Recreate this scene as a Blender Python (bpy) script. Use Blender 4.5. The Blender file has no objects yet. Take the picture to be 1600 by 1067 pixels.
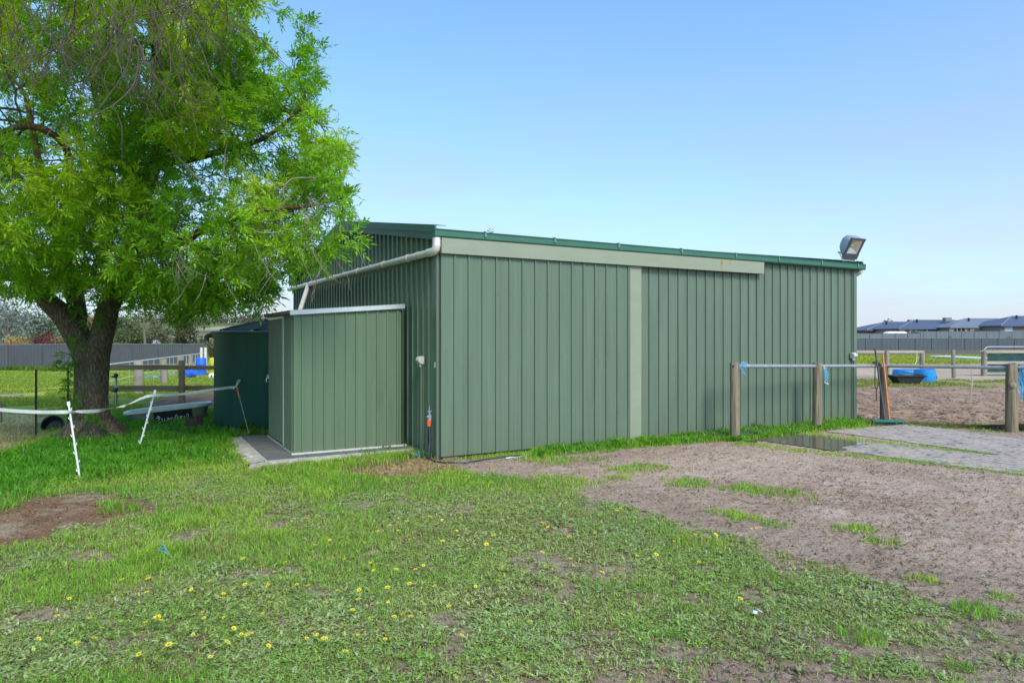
import bpy, math, random
import numpy as np
from mathutils import Vector, Matrix
random.seed(7)
RNG = np.random.default_rng(11)
scene = bpy.context.scene
COL = scene.collection
F, HZ, CZ = 1067.0, 526.0, 1.6          # focal length in px of the 1600 px photo, horizon row, eye height

# ---------------------------------------------------------------- coordinates
def W(px, py, Y):
    return Vector(((px-800)/F*Y, Y, CZ+(HZ-py)/F*Y))
def G(px, py, z=0.0):
    Y = F*(CZ-z)/(py-HZ)
    return Vector(((px-800)/F*Y, Y, z))
A0 = np.array([-0.958, 8.89]); UD = np.array([0.873, 0.489]); UD /= np.linalg.norm(UD); VD = np.array([-UD[1], UD[0]])
def S(u, v, z=0.0):                      # shed frame: u along the long wall, v along the gable wall (away)
    p = A0+u*UD+v*VD
    return Vector((p[0], p[1], z))
U3 = Vector((UD[0], UD[1], 0)); V3 = Vector((VD[0], VD[1], 0)); Z3 = Vector((0, 0, 1))
SHED_ROT = math.atan2(UD[1], UD[0])

# ---------------------------------------------------------------- noise
def _hash(ix, iy, seed):
    h = (ix.astype(np.int64)*374761393+iy.astype(np.int64)*668265263+seed*1442695041) & 0x7fffffff
    h = ((h ^ (h >> 13))*1274126177) & 0x7fffffff
    return ((h ^ (h >> 16)) & 0xffff)/65535.0
def vnoise(x, y, seed=0):
    x = np.asarray(x, float); y = np.asarray(y, float)
    ix = np.floor(x); iy = np.floor(y); fx = x-ix; fy = y-iy
    fx = fx*fx*(3-2*fx); fy = fy*fy*(3-2*fy)
    a = _hash(ix, iy, seed); b = _hash(ix+1, iy, seed); c = _hash(ix, iy+1, seed); d = _hash(ix+1, iy+1, seed)
    return (a*(1-fx)+b*fx)*(1-fy)+(c*(1-fx)+d*fx)*fy
def fbm(x, y, seed=0, o=4):
    s = 0; a = 0.5; t = 0
    for k in range(o):
        s = s+a*vnoise(np.asarray(x)*2**k+k*17.3, np.asarray(y)*2**k-k*9.1, seed+k*7); t += a; a *= 0.5
    return s/t
def ss(a, b, x):
    t = np.clip((np.asarray(x, float)-a)/(b-a), 0, 1); return t*t*(3-2*t)

def Hs(x, y):                            # smooth terrain
    x = np.asarray(x, float); y = np.asarray(y, float)
    w = ss(-6, 12, x)
    left = -0.78*ss(17, 50, y)-0.17*ss(50, 72, y)+6.5*ss(88, 200, y)
    right = -0.10*ss(16, 28, y)-0.32*ss(30, 92, y)+1.25*ss(101, 128, y)
    return left*(1-w)+right*w
def H(x, y):
    x = np.asarray(x, float); y = np.asarray(y, float)
    near = 1-ss(16, 40, y)
    n = (fbm(x*1.1, y*1.1, 3, 3)-.5)*.035+(fbm(x*5, y*5, 8, 3)-.5)*.016
    return Hs(x, y)+n*near*np.where(pad_mask(x, y), 0.25, 1)*(1-.85*ss(2.6, 3.4, x)*ss(7.6, 8.2, y))
def pad_mask(x, y):
    u = (x-A0[0])*UD[0]+(y-A0[1])*UD[1]; v = (x-A0[0])*VD[0]+(y-A0[1])*VD[1]
    return (u > -2.6) & (u < 10) & (v > -0.25) & (v < 10)
def h1(x, y): return float(H(np.array([x]), np.array([y]))[0])
def GH(px, py):                          # point of the terrain under a pixel
    z = 0.0
    for _ in range(12):
        p = G(px, py, z); z = h1(p.x, p.y)
    return G(px, py, z)

# ---------------------------------------------------------------- mesh building
class MB:
    def __init__(s): s.v = []; s.f = []
    def add(s, vs, fs):
        b = len(s.v); s.v += [tuple(p) for p in vs]; s.f += [tuple(b+i for i in f) for f in fs]
        return s
    def box(s, c, size, ax=None):
        c = Vector(c); ax = ax or (Vector((1, 0, 0)), Vector((0, 1, 0)), Z3)
        h = [a*(d/2) for a, d in zip(ax, size)]
        vs = [c+h[0]*i+h[1]*j+h[2]*k for i in (-1, 1) for j in (-1, 1) for k in (-1, 1)]
        return s.add(vs, [(0, 1, 3, 2), (4, 6, 7, 5), (0, 4, 5, 1), (2, 3, 7, 6), (0, 2, 6, 4), (1, 5, 7, 3)])
    def bar(s, p, q, w, h, up=Z3):
        p = Vector(p); q = Vector(q); d = (q-p); L = d.length; d = d/L
        side = d.cross(up)
        if side.length < 1e-4: side = d.cross(Vector((1, 0, 0)))
        side.normalize(); u = side.cross(d)
        return s.box((p+q)/2, (L, w, h), (d, side, u))
    def tube(s, pts, r, n=8, cap=True, jit=0.0):
        pts = [Vector(p) for p in pts]
        if not hasattr(r, '__len__'): r = [r]*len(pts)
        rings = []; side = None
        for i, p in enumerate(pts):
            t = (pts[min(i+1, len(pts)-1)]-pts[max(i-1, 0)])
            t = t.normalized() if t.length > 1e-9 else Z3
            if side is None:
                side = t.cross(Vector((0.31, 0.2, 0.93)))
                if side.length < 0.05: side = t.cross(Vector((1, 0, 0)))
            side = (side-t*side.dot(t)).normalized(); b = t.cross(side)
            rings.append([p+(side*math.cos(2*math.pi*k/n)+b*math.sin(2*math.pi*k/n))*r[i]*(1+jit*random.uniform(-1, 1)) for k in range(n)])
        vs = [v for ring in rings for v in ring]; fs = []
        for i in range(len(pts)-1):
            for k in range(n):
                k2 = (k+1) % n
                fs.append((i*n+k, i*n+k2, (i+1)*n+k2, (i+1)*n+k))
        if cap:
            fs.append(tuple(reversed(range(n)))); fs.append(tuple((len(pts)-1)*n+k for k in range(n)))
        return s.add(vs, fs)
    def lathe(s, c, prof, n=32, axis=None):
        c = Vector(c)
        ax = axis or (Vector((1, 0, 0)), Vector((0, 1, 0)), Z3)
        vs = []
        for r, z in prof:
            for k in range(n):
                a = 2*math.pi*k/n
                vs.append(c+ax[0]*(r*math.cos(a))+ax[1]*(r*math.sin(a))+ax[2]*z)
        fs = []
        for i in range(len(prof)-1):
            for k in range(n):
                k2 = (k+1) % n
                fs.append((i*n+k, i*n+k2, (i+1)*n+k2, (i+1)*n+k))
        if prof[0][0] > 1e-6: fs.append(tuple(reversed(range(n))))
        if prof[-1][0] > 1e-6: fs.append(tuple((len(prof)-1)*n+k for k in range(n)))
        return s.add(vs, fs)
    def prism(s, poly, ext):
        poly = [Vector(p) for p in poly]; ext = Vector(ext); n = len(poly)
        vs = poly+[p+ext for p in poly]
        fs = [tuple(range(n)), tuple(reversed(range(n, 2*n)))]+[(i, i+n, (i+1) % n+n, (i+1) % n) for i in range(n)]
        return s.add(vs, fs)

LOC = {}
def _link(o, parent, loc):
    COL.objects.link(o)
    if parent is not None:
        o.parent = parent
        pl = LOC[parent.name]; LOC[o.name] = loc
        o.location = loc-pl
    else:
        o.location = loc; LOC[o.name] = loc
def obj(name, mb, mat, parent=None, loc=None, smooth=False, bevel=0, label=None, cat=None, group=None, kind=None):
    me = bpy.data.meshes.new(name)
    if loc is None: loc = LOC[parent.name] if parent is not None else Vector((0, 0, 0))
    loc = Vector(loc)
    me.from_pydata([(x-loc.x, y-loc.y, z-loc.z) for x, y, z in mb.v], [], mb.f)
    me.materials.append(mat)
    import bmesh
    bm = bmesh.new(); bm.from_mesh(me); bmesh.ops.recalc_face_normals(bm, faces=bm.faces); bm.to_mesh(me); bm.free()
    if smooth:
        me.polygons.foreach_set('use_smooth', [True]*len(me.polygons))
        try: me.set_sharp_from_angle(angle=math.radians(42))
        except Exception: pass
    o = bpy.data.objects.new(name, me)
    _link(o, parent, loc)
    if bevel:
        m = o.modifiers.new('bevel', 'BEVEL'); m.width = bevel; m.segments = 2; m.limit_method = 'ANGLE'
    props(o, label, cat, group, kind)
    return o
def props(o, label=None, cat=None, group=None, kind=None):
    if label: o['label'] = label
    if cat: o['category'] = cat
    if group: o['group'] = group
    if kind: o['kind'] = kind
def thing(name, label, cat, loc, group=None):
    o = bpy.data.objects.new(name, None); o.empty_display_size = .1
    _link(o, None, Vector(loc)); props(o, label, cat, group)
    return o
def copy_tree(o, loc=None, rz=None, label=None, parent=None):
    c = o.copy(); COL.objects.link(c); LOC[c.name] = Vector(loc) if loc is not None else LOC.get(o.name)
    if parent is not None: c.parent = parent
    if loc is not None: c.location = loc
    if rz is not None: c.rotation_euler = (0, 0, rz)
    if label: c['label'] = label
    for ch in [x for x in o.children]: copy_tree(ch, parent=c)
    return c
def fast(name, V, faces, mat, col=None, parent=None, loc=(0, 0, 0), smooth=False, label=None, cat=None, group=None, kind=None):
    """faces: (M,k) int array; col: (N,3) per-vertex colour"""
    me = bpy.data.meshes.new(name); loc = Vector(loc)
    V = np.asarray(V, np.float32)-np.array(loc, np.float32)
    faces = np.asarray(faces, np.int32); M, k = faces.shape
    me.vertices.add(len(V)); me.vertices.foreach_set('co', V.ravel())
    me.loops.add(M*k); me.loops.foreach_set('vertex_index', faces.ravel())
    me.polygons.add(M); me.polygons.foreach_set('loop_start', np.arange(0, M*k, k, dtype=np.int32))
    if smooth: me.polygons.foreach_set('use_smooth', np.ones(M, bool))
    if col is not None:
        a = me.attributes.new('col', 'FLOAT_COLOR', 'POINT')
        c4 = np.ones((len(V), 4), np.float32); c4[:, :3] = col
        a.data.foreach_set('color', c4.ravel())
    me.materials.append(mat); me.update(calc_edges=True)
    o = bpy.data.objects.new(name, me); _link(o, parent, loc)
    props(o, label, cat, group, kind)
    return o

# ---------------------------------------------------------------- materials
def nodes(name):
    m = bpy.data.materials.new(name); m.use_nodes = True
    nt = m.node_tree; nt.nodes.clear()
    out = nt.nodes.new('ShaderNodeOutputMaterial'); bs = nt.nodes.new('ShaderNodeBsdfPrincipled')
    nt.links.new(bs.outputs[0], out.inputs[0])
    return m, nt, bs, out
def mat(name, c, rough=.6, var=.15, scale=6.0, bump=0.0, bscale=60.0, metal=0.0, stretch=(1, 1, 1), c2=None, spec=.5, stain=None, stain_amt=.0, stain_scale=3.0):
    m, nt, bs, out = nodes(name); N = nt.nodes; L = nt.links
    tc = N.new('ShaderNodeTexCoord'); mp = N.new('ShaderNodeMapping'); mp.inputs['Scale'].default_value = stretch
    L.new(tc.outputs['Object'], mp.inputs['Vector'])
    nz = N.new('ShaderNodeTexNoise'); nz.inputs['Scale'].default_value = scale; nz.inputs['Detail'].default_value = 6; nz.inputs['Roughness'].default_value = .6
    L.new(mp.outputs[0], nz.inputs['Vector'])
    ra = N.new('ShaderNodeValToRGB'); ra.color_ramp.elements[0].position = .3; ra.color_ramp.elements[1].position = .7
    a = c2 or [x*(1-var) for x in c]; b = c if c2 else [min(1, x*(1+var)) for x in c]
    ra.color_ramp.elements[0].color = (*a, 1); ra.color_ramp.elements[1].color = (*b, 1)
    L.new(nz.outputs['Fac'], ra.inputs[0]); last = ra.outputs[0]
    if stain:
        n2 = N.new('ShaderNodeTexNoise'); n2.inputs['Scale'].default_value = stain_scale; n2.inputs['Detail'].default_value = 8; n2.inputs['Roughness'].default_value = .7
        L.new(mp.outputs[0], n2.inputs['Vector'])
        r2 = N.new('ShaderNodeValToRGB'); r2.color_ramp.elements[0].position = .52; r2.color_ramp.elements[1].position = .72
        r2.color_ramp.elements[0].color = (0, 0, 0, 1); r2.color_ramp.elements[1].color = (stain_amt,)*3+(1,)
        L.new(n2.outputs['Fac'], r2.inputs[0])
        mx = N.new('ShaderNodeMix'); mx.data_type = 'RGBA'; L.new(r2.outputs[0], mx.inputs[0]); L.new(last, mx.inputs[6]); mx.inputs[7].default_value = (*stain, 1)
        last = mx.outputs[2]
    L.new(last, bs.inputs['Base Color'])
    bs.inputs['Roughness'].default_value = rough; bs.inputs['Metallic'].default_value = metal
    bs.inputs['Specular IOR Level'].default_value = spec
    if bump:
        nb = N.new('ShaderNodeTexNoise'); nb.inputs['Scale'].default_value = bscale; nb.inputs['Detail'].default_value = 5
        L.new(mp.outputs[0], nb.inputs['Vector'])
        bp = N.new('ShaderNodeBump'); bp.inputs['Strength'].default_value = bump; bp.inputs['Distance'].default_value = .02
        L.new(nb.outputs['Fac'], bp.inputs['Height']); L.new(bp.outputs[0], bs.inputs['Normal'])
    return m
def weathered(m, z0=.0, z1=.45, amt=.55, dirt=(.17, .13, .09), streak=.13):
    """mud splash along the foot of a sheet and faint rain streaks"""
    nt = m.node_tree; N = nt.nodes; L = nt.links; bs = [n for n in N if n.type == 'BSDF_PRINCIPLED'][0]; src = bs.inputs['Base Color'].links[0].from_socket
    tc = N.new('ShaderNodeTexCoord'); sx = N.new('ShaderNodeSeparateXYZ'); L.new(tc.outputs['Object'], sx.inputs[0])
    mr = N.new('ShaderNodeMapRange'); mr.inputs[1].default_value = z0; mr.inputs[2].default_value = z1; mr.inputs[3].default_value = 1; mr.inputs[4].default_value = 0; L.new(sx.outputs[2], mr.inputs[0])
    pw = N.new('ShaderNodeMath'); pw.operation = 'POWER'; pw.inputs[1].default_value = 2.2; L.new(mr.outputs[0], pw.inputs[0])
    nz = N.new('ShaderNodeTexNoise'); nz.inputs['Scale'].default_value = 9; nz.inputs['Detail'].default_value = 8; nz.inputs['Roughness'].default_value = .75; L.new(tc.outputs['Object'], nz.inputs[0])
    r = N.new('ShaderNodeMapRange'); r.inputs[1].default_value = .38; r.inputs[2].default_value = .62; r.inputs[3].default_value = .15; r.inputs[4].default_value = 1; L.new(nz.outputs['Fac'], r.inputs[0])
    ml = N.new('ShaderNodeMath'); ml.operation = 'MULTIPLY'; L.new(pw.outputs[0], ml.inputs[0]); L.new(r.outputs[0], ml.inputs[1])
    m2 = N.new('ShaderNodeMath'); m2.operation = 'MULTIPLY'; m2.inputs[1].default_value = amt; L.new(ml.outputs[0], m2.inputs[0])
    mp = N.new('ShaderNodeMapping'); mp.inputs['Scale'].default_value = (5, 5, .22); L.new(tc.outputs['Object'], mp.inputs[0])
    n2 = N.new('ShaderNodeTexNoise'); n2.inputs['Scale'].default_value = 2.5; n2.inputs['Detail'].default_value = 6; n2.inputs['Roughness'].default_value = .65; L.new(mp.outputs[0], n2.inputs[0])
    r2 = N.new('ShaderNodeMapRange'); r2.inputs[1].default_value = .3; r2.inputs[2].default_value = .7; r2.inputs[3].default_value = 1-streak; r2.inputs[4].default_value = 1+streak*.6; L.new(n2.outputs['Fac'], r2.inputs[0])
    vm = N.new('ShaderNodeVectorMath'); vm.operation = 'SCALE'; L.new(src, vm.inputs[0]); L.new(r2.outputs[0], vm.inputs['Scale'])
    mx = N.new('ShaderNodeMix'); mx.data_type = 'RGBA'; L.new(m2.outputs[0], mx.inputs[0]); L.new(vm.outputs[0], mx.inputs[6]); mx.inputs[7].default_value = (*dirt, 1); L.new(mx.outputs[2], bs.inputs['Base Color'])
def leafmat(name, trans=.35, rough=.5, spec=.3, tint=(1, 1, 1), tcol=(1.15, 1.2, .6)):
    m, nt, bs, out = nodes(name); N = nt.nodes; L = nt.links
    at = N.new('ShaderNodeAttribute'); at.attribute_name = 'col'
    L.new(at.outputs['Color'], bs.inputs['Base Color']); bs.inputs['Roughness'].default_value = rough; bs.inputs['Specular IOR Level'].default_value = spec
    if trans:
        mu = N.new('ShaderNodeMix'); mu.data_type = 'RGBA'; mu.blend_type = 'MULTIPLY'; mu.inputs[0].default_value = 1
        L.new(at.outputs['Color'], mu.inputs[6]); mu.inputs[7].default_value = (*tcol, 1)
        tr = N.new('ShaderNodeBsdfTranslucent'); L.new(mu.outputs[2], tr.inputs[0])
        mx = N.new('ShaderNodeMixShader'); mx.inputs[0].default_value = trans
        L.new(bs.outputs[0], mx.inputs[1]); L.new(tr.outputs[0], mx.inputs[2]); L.new(mx.outputs[0], out.inputs[0])
    return m
def barkmat(name, c, c2, lichen=None, scale=9.0):
    m, nt, bs, out = nodes(name); N = nt.nodes; L = nt.links
    tc = N.new('ShaderNodeTexCoord'); mp = N.new('ShaderNodeMapping'); mp.inputs['Scale'].default_value = (1, 1, .22); L.new(tc.outputs['Object'], mp.inputs[0])
    vo = N.new('ShaderNodeTexVoronoi'); vo.feature = 'DISTANCE_TO_EDGE'; vo.inputs['Scale'].default_value = scale*4.0
    nz = N.new('ShaderNodeTexNoise'); nz.inputs['Scale'].default_value = scale; nz.inputs['Detail'].default_value = 8; nz.inputs['Roughness'].default_value = .7
    L.new(mp.outputs[0], nz.inputs['Vector'])
    mm = N.new('ShaderNodeMix'); mm.data_type = 'VECTOR'; mm.inputs[0].default_value = .12
    L.new(mp.outputs[0], mm.inputs[4]); L.new(nz.outputs['Color'], mm.inputs[5]); L.new(mm.outputs[1], vo.inputs['Vector'])
    ra = N.new('ShaderNodeValToRGB'); ra.color_ramp.elements[0].color = (*c2, 1); ra.color_ramp.elements[1].color = (*c, 1)
    ra.color_ramp.elements[0].position = .0; ra.color_ramp.elements[1].position = .25
    L.new(vo.outputs['Distance'], ra.inputs[0]); last = ra.outputs[0]
    if lichen:
        n2 = N.new('ShaderNodeTexNoise'); n2.inputs['Scale'].default_value = 2.2; n2.inputs['Detail'].default_value = 8; n2.inputs['Roughness'].default_value = .75
        L.new(tc.outputs['Object'], n2.inputs['Vector'])
        r2 = N.new('ShaderNodeValToRGB'); r2.color_ramp.elements[0].position = .47; r2.color_ramp.elements[1].position = .62
        L.new(n2.outputs['Fac'], r2.inputs[0])
        sx = N.new('ShaderNodeSeparateXYZ'); L.new(tc.outputs['Object'], sx.inputs[0])
        mr = N.new('ShaderNodeMapRange'); mr.inputs[1].default_value = 2.2; mr.inputs[2].default_value = 3.2; L.new(sx.outputs[2], mr.inputs[0])
        ml = N.new('ShaderNodeMath'); ml.operation = 'MULTIPLY'; L.new(r2.outputs[0], ml.inputs[0]); L.new(mr.outputs[0], ml.inputs[1])
        mx = N.new('ShaderNodeMix'); mx.data_type = 'RGBA'; L.new(ml.outputs[0], mx.inputs[0]); L.new(last, mx.inputs[6]); mx.inputs[7].default_value = (*lichen, 1)
        last = mx.outputs[2]
    L.new(last, bs.inputs['Base Color']); bs.inputs['Roughness'].default_value = .9; bs.inputs['Specular IOR Level'].default_value = .2
    bp = N.new('ShaderNodeBump'); bp.inputs['Strength'].default_value = 1; bp.inputs['Distance'].default_value = .03
    ad = N.new('ShaderNodeMath'); ad.operation = 'ADD'; L.new(vo.outputs['Distance'], ad.inputs[0]); L.new(nz.outputs['Fac'], ad.inputs[1])
    L.new(ad.outputs[0], bp.inputs['Height']); L.new(bp.outputs[0], bs.inputs['Normal'])
    return m

M = {}
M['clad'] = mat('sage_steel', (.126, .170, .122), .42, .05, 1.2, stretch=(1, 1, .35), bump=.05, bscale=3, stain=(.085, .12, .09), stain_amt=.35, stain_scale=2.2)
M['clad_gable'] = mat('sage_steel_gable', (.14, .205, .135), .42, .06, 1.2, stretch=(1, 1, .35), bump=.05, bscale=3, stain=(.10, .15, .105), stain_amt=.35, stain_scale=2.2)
M['door'] = mat('sage_steel_door', (.122, .172, .118), .42, .05, 1.4, stretch=(1, 1, .3), bump=.05, bscale=3, stain=(.085, .122, .09), stain_amt=.3, stain_scale=3)
M['garden_shed'] = mat('leaf_green_steel', (.112, .17, .100), .45, .06, 1.6, stretch=(1, 1, .3), bump=.05, bscale=3, stain=(.075, .105, .06), stain_amt=.5, stain_scale=3.5)
for _k in ('clad', 'clad_gable', 'door', 'garden_shed'): weathered(M[_k])
M['pale'] = mat('pale_sage_trim', (.265, .285, .205), .45, .05, 2, stretch=(1, 1, 3))
M['rust'] = mat('rust_stain', (.35, .22, .06), .8, .3, 40)
M['gutter'] = mat('forest_gutter', (.04, .135, .09), .5, .08, 2)
M['roof'] = mat('forest_roof', (.05, .13, .095), .6, .1, 2)
M['pvc'] = mat('weathered_pvc', (.74, .67, .63), .4, .08, 5, stain=(.35, .33, .28), stain_amt=.5, stain_scale=4)
M['galv'] = mat('galvanised', (.36, .37, .39), .45, .15, 12, metal=.4)
M['alu'] = mat('aluminium_trim', (.62, .63, .64), .35, .08, 8, metal=.5)
M['white'] = mat('white_plastic', (.78, .78, .78), .45, .05, 8)
M['offwhite'] = mat('aged_plastic', (.55, .53, .47), .5, .08, 14)
M['black'] = mat('black_rubber', (.02, .02, .022), .6, .3, 20)
M['dark'] = mat('dark_interior', (.012, .012, .012), .9, .2, 10)
M['tank'] = mat('tank_green', (.022, .088, .068), .5, .25, 3.5, stretch=(1, 1, .06), stain=(.04, .08, .065), stain_amt=.4, stain_scale=3.0)
M['tank_roof'] = mat('tank_roof', (.022, .03, .034), .75, .15, 4)
M['timber'] = mat('weathered_pine', (.37, .30, .20), .85, .3, 22, 1, 40, stretch=(1, 1, .07), c2=(.13, .10, .07), spec=.2, stain=(.085, .062, .042), stain_amt=1, stain_scale=12)
M['timber_corner'] = mat('dark_corner_post', (.19, .145, .095), .9, .3, 18, .8, 40, stretch=(1, 1, .08), c2=(.08, .06, .042), spec=.2)
M['timber_dark'] = mat('old_hardwood', (.13, .10, .065), .9, .3, 9, .5, 40, stretch=(1, 1, .12), c2=(.06, .045, .03), spec=.2)
M['timber_grey'] = mat('silvered_hardwood', (.33, .28, .23), .9, .3, 9, .5, 30, stretch=(1, 1, .15), c2=(.18, .15, .12), spec=.2)
M['rail_left'] = mat('mossy_rail', (.24, .195, .115), .9, .3, 7, .4, 30, stretch=(.12, 1, 1), c2=(.13, .10, .06), spec=.2)
M['rail_grey'] = mat('grey_rail', (.42, .34, .27), .9, .2, 6, .4, 30, stretch=(.12, 1, 1), spec=.2)
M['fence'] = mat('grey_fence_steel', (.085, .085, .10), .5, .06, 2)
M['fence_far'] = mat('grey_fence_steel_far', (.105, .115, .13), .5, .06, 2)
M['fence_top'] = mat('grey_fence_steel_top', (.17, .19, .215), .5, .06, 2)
M['fence_post'] = mat('grey_fence_post', (.065, .066, .078), .5, .06, 2)
M['tape'] = mat('woven_tape', (.62, .62, .60), .7, .1, 30)
M['orange'] = mat('orange_plastic', (.75, .11, .025), .45, .15, 20)
M['orange_handle'] = mat('orange_handle', (.62, .19, .08), .5, .15, 15)
M['steel'] = mat('steel_rod', (.4, .4, .4), .4, .2, 20, metal=.7)
M['picket'] = mat('black_picket', (.03, .03, .03), .6, .3, 20)
M['bath_white'] = mat('bath_enamel', (.60, .58, .53), .35, .08, 6, stain=(.4, .4, .4), stain_amt=.5, stain_scale=5)
M['bath_side'] = mat('bath_underside', (.26, .26, .21), .8, .3, 12, c2=(.15, .16, .12))
M['bath_black'] = mat('bath_black_paint', (.012, .013, .014), .55, .3, 12)
M['blue'] = mat('blue_drum', (.02, .12, .75), .4, .12, 4)
M['blue_tub'] = mat('blue_tub', (.02, .26, .66), .38, .15, 4)
M['twine'] = mat('blue_twine', (.12, .42, .68), .7, .2, 40)
M['pinkrope'] = mat('faded_rope', (.55, .42, .36), .8, .2, 40)
M['leather'] = mat('brown_leather', (.13, .065, .035), .7, .3, 20)
M['teal'] = mat('teal_broom', (.005, .12, .10), .5, .15, 12)
M['bristle'] = mat('dark_bristle', (.02, .035, .03), .9, .3, 60)
M['navy'] = mat('navy_handle', (.05, .055, .085), .4, .2, 10)
M['paver'] = mat('slate_paver', (.13, .125, .12), .85, .2, 7, .3, 40, stain=(.2, .18, .15), stain_amt=.4)
M['stone'] = mat('rough_white_concrete', (.40, .36, .31), .9, .25, 12, .8, 25, stain=(.16, .13, .085), stain_amt=.85, stain_scale=7)
M['brickred'] = mat('red_brick', (.38, .12, .08), .85, .15, 20)
M['bricktan'] = mat('tan_brick', (.40, .25, .15), .85, .15, 20)
M['brickgrey'] = mat('grey_brown_brick', (.30, .23, .18), .85, .15, 20)
M['tile'] = mat('blue_grey_tile', (.085, .095, .15), .5, .1, 6)
M['tile2'] = mat('pale_grey_tile', (.17, .18, .22), .5, .1, 6)
M['glass'] = mat('window_glass', (.05, .06, .07), .1, .1, 4)
M['blind'] = mat('window_blind', (.6, .62, .65), .4, .1, 4)
M['shade'] = mat('green_shade_cloth', (.015, .06, .055), .8, .25, 18)
M['hose'] = mat('dark_hose', (.03, .05, .05), .45, .2, 20)
M['hose_pale'] = mat('pale_hose', (.35, .30, .16), .6, .15, 20)
M['grass'] = leafmat('grass_blade', .42, .45, .3, tcol=(1.2, 1.25, .6))
M['leaf'] = leafmat('ash_leaf', .48, .5, .25, tcol=(1.25, 1.3, .45))
M['bgleaf'] = leafmat('distant_leaf', .2, .7, .15, tcol=(1.1, 1.1, .7))
M['bark'] = barkmat('ash_bark', (.27, .205, .135), (.08, .06, .04), lichen=(.30, .15, .02))
M['deadtwig'] = mat('dead_twig', (.24, .20, .15), .85, .25, 12)
M['twig'] = mat('grey_twig', (.085, .065, .042), .85, .25, 12)
M['bgbark'] = mat('bg_bark', (.16, .13, .10), .9, .3, 4)
# ================================================================ camera, sky, sun
cam = bpy.data.cameras.new('camera'); cam.sensor_width = 36; cam.lens = 24.0; cam.shift_y = -7.5/1600; cam.clip_end = 5000; cam.clip_start = .05
co = bpy.data.objects.new('camera', cam); COL.objects.link(co); co.location = (0, 0, CZ); co.rotation_euler = (math.pi/2, 0, 0); scene.camera = co
SUN_AZ, SUN_EL = math.radians(152), math.radians(44)
sdir = Vector((math.sin(SUN_AZ)*math.cos(SUN_EL), math.cos(SUN_AZ)*math.cos(SUN_EL), math.sin(SUN_EL)))
sl = bpy.data.lights.new('sun', 'SUN'); sl.energy = 1.5; sl.angle = math.radians(22); sl.color = (1, .92, .80)
so = bpy.data.objects.new('sun', sl); COL.objects.link(so); so.rotation_euler = sdir.to_track_quat('Z', 'Y').to_euler(); so.location = (6, -6, 12)
wd = bpy.data.worlds.new('World'); scene.world = wd; wd.use_nodes = True
nt = wd.node_tree; nt.nodes.clear(); N = nt.nodes; L = nt.links
wo = N.new('ShaderNodeOutputWorld'); bg = N.new('ShaderNodeBackground'); L.new(bg.outputs[0], wo.inputs[0])
sky = N.new('ShaderNodeTexSky'); sky.sky_type = 'NISHITA'; sky.sun_disc = False; sky.sun_elevation = SUN_EL; sky.sun_rotation = SUN_AZ
sky.air_density = 1.0; sky.dust_density = 1.2; sky.ozone_density = 1.5
bg.inputs['Strength'].default_value = .128
# thin high cloud veil, whiter towards the horizon
tc = N.new('ShaderNodeTexCoord'); sp = N.new('ShaderNodeSeparateXYZ'); L.new(tc.outputs['Generated'], sp.inputs[0])
mp = N.new('ShaderNodeMapping'); mp.inputs['Scale'].default_value = (1.2, 1.2, 5); L.new(tc.outputs['Generated'], mp.inputs[0])
nz = N.new('ShaderNodeTexNoise'); nz.inputs['Scale'].default_value = 2.6; nz.inputs['Detail'].default_value = 7; nz.inputs['Roughness'].default_value = .55; L.new(mp.outputs[0], nz.inputs['Vector'])
mr = N.new('ShaderNodeMapRange'); mr.inputs[1].default_value = 0.0; mr.inputs[2].default_value = .75; mr.inputs[3].default_value = 1; mr.inputs[4].default_value = 0; L.new(sp.outputs[2], mr.inputs[0])
pw = N.new('ShaderNodeMath'); pw.operation = 'POWER'; pw.inputs[1].default_value = 2.0; L.new(mr.outputs[0], pw.inputs[0])
m1 = N.new('ShaderNodeMapRange'); m1.inputs[1].default_value = .35; m1.inputs[2].default_value = .75; m1.inputs[3].default_value = .68; m1.inputs[4].default_value = 1.12; L.new(nz.outputs['Fac'], m1.inputs[0])
ml = N.new('ShaderNodeMath'); ml.operation = 'MULTIPLY'; ml.use_clamp = True; L.new(pw.outputs[0], ml.inputs[0]); L.new(m1.outputs[0], ml.inputs[1])
m2 = N.new('ShaderNodeMath'); m2.operation = 'MULTIPLY'; m2.inputs[1].default_value = .95; L.new(ml.outputs[0], m2.inputs[0])
SKYGAIN = N.new('ShaderNodeMix'); SKYGAIN.data_type = 'RGBA'; SKYGAIN.blend_type = 'MULTIPLY'; SKYGAIN.inputs[0].default_value = 1
L.new(sky.outputs[0], SKYGAIN.inputs[6]); SKYGAIN.inputs[7].default_value = (.57, .93, 1.04, 1)
mx = N.new('ShaderNodeMix'); mx.data_type = 'RGBA'; L.new(m2.outputs[0], mx.inputs[0]); L.new(SKYGAIN.outputs[2], mx.inputs[6]); vr = N.new('ShaderNodeValToRGB'); L.new(sp.outputs[2], vr.inputs[0]); vr.color_ramp.elements[0].position = .0; vr.color_ramp.elements[0].color = (.68, .70, .80, 1); vr.color_ramp.elements[1].position = .24; vr.color_ramp.elements[1].color = (.53, .46, .70, 1)
vs_ = N.new('ShaderNodeVectorMath'); vs_.operation = 'SCALE'; vs_.inputs['Scale'].default_value = 4.0; L.new(vr.outputs[0], vs_.inputs[0]); L.new(vs_.outputs[0], mx.inputs[7])
L.new(mx.outputs[2], bg.inputs[0])
scene.view_settings.view_transform = 'Standard'; scene.view_settings.look = 'None'; scene.view_settings.exposure = 1.17
scene.cycles.max_bounces = 8; scene.cycles.transparent_max_bounces = 8

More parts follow.
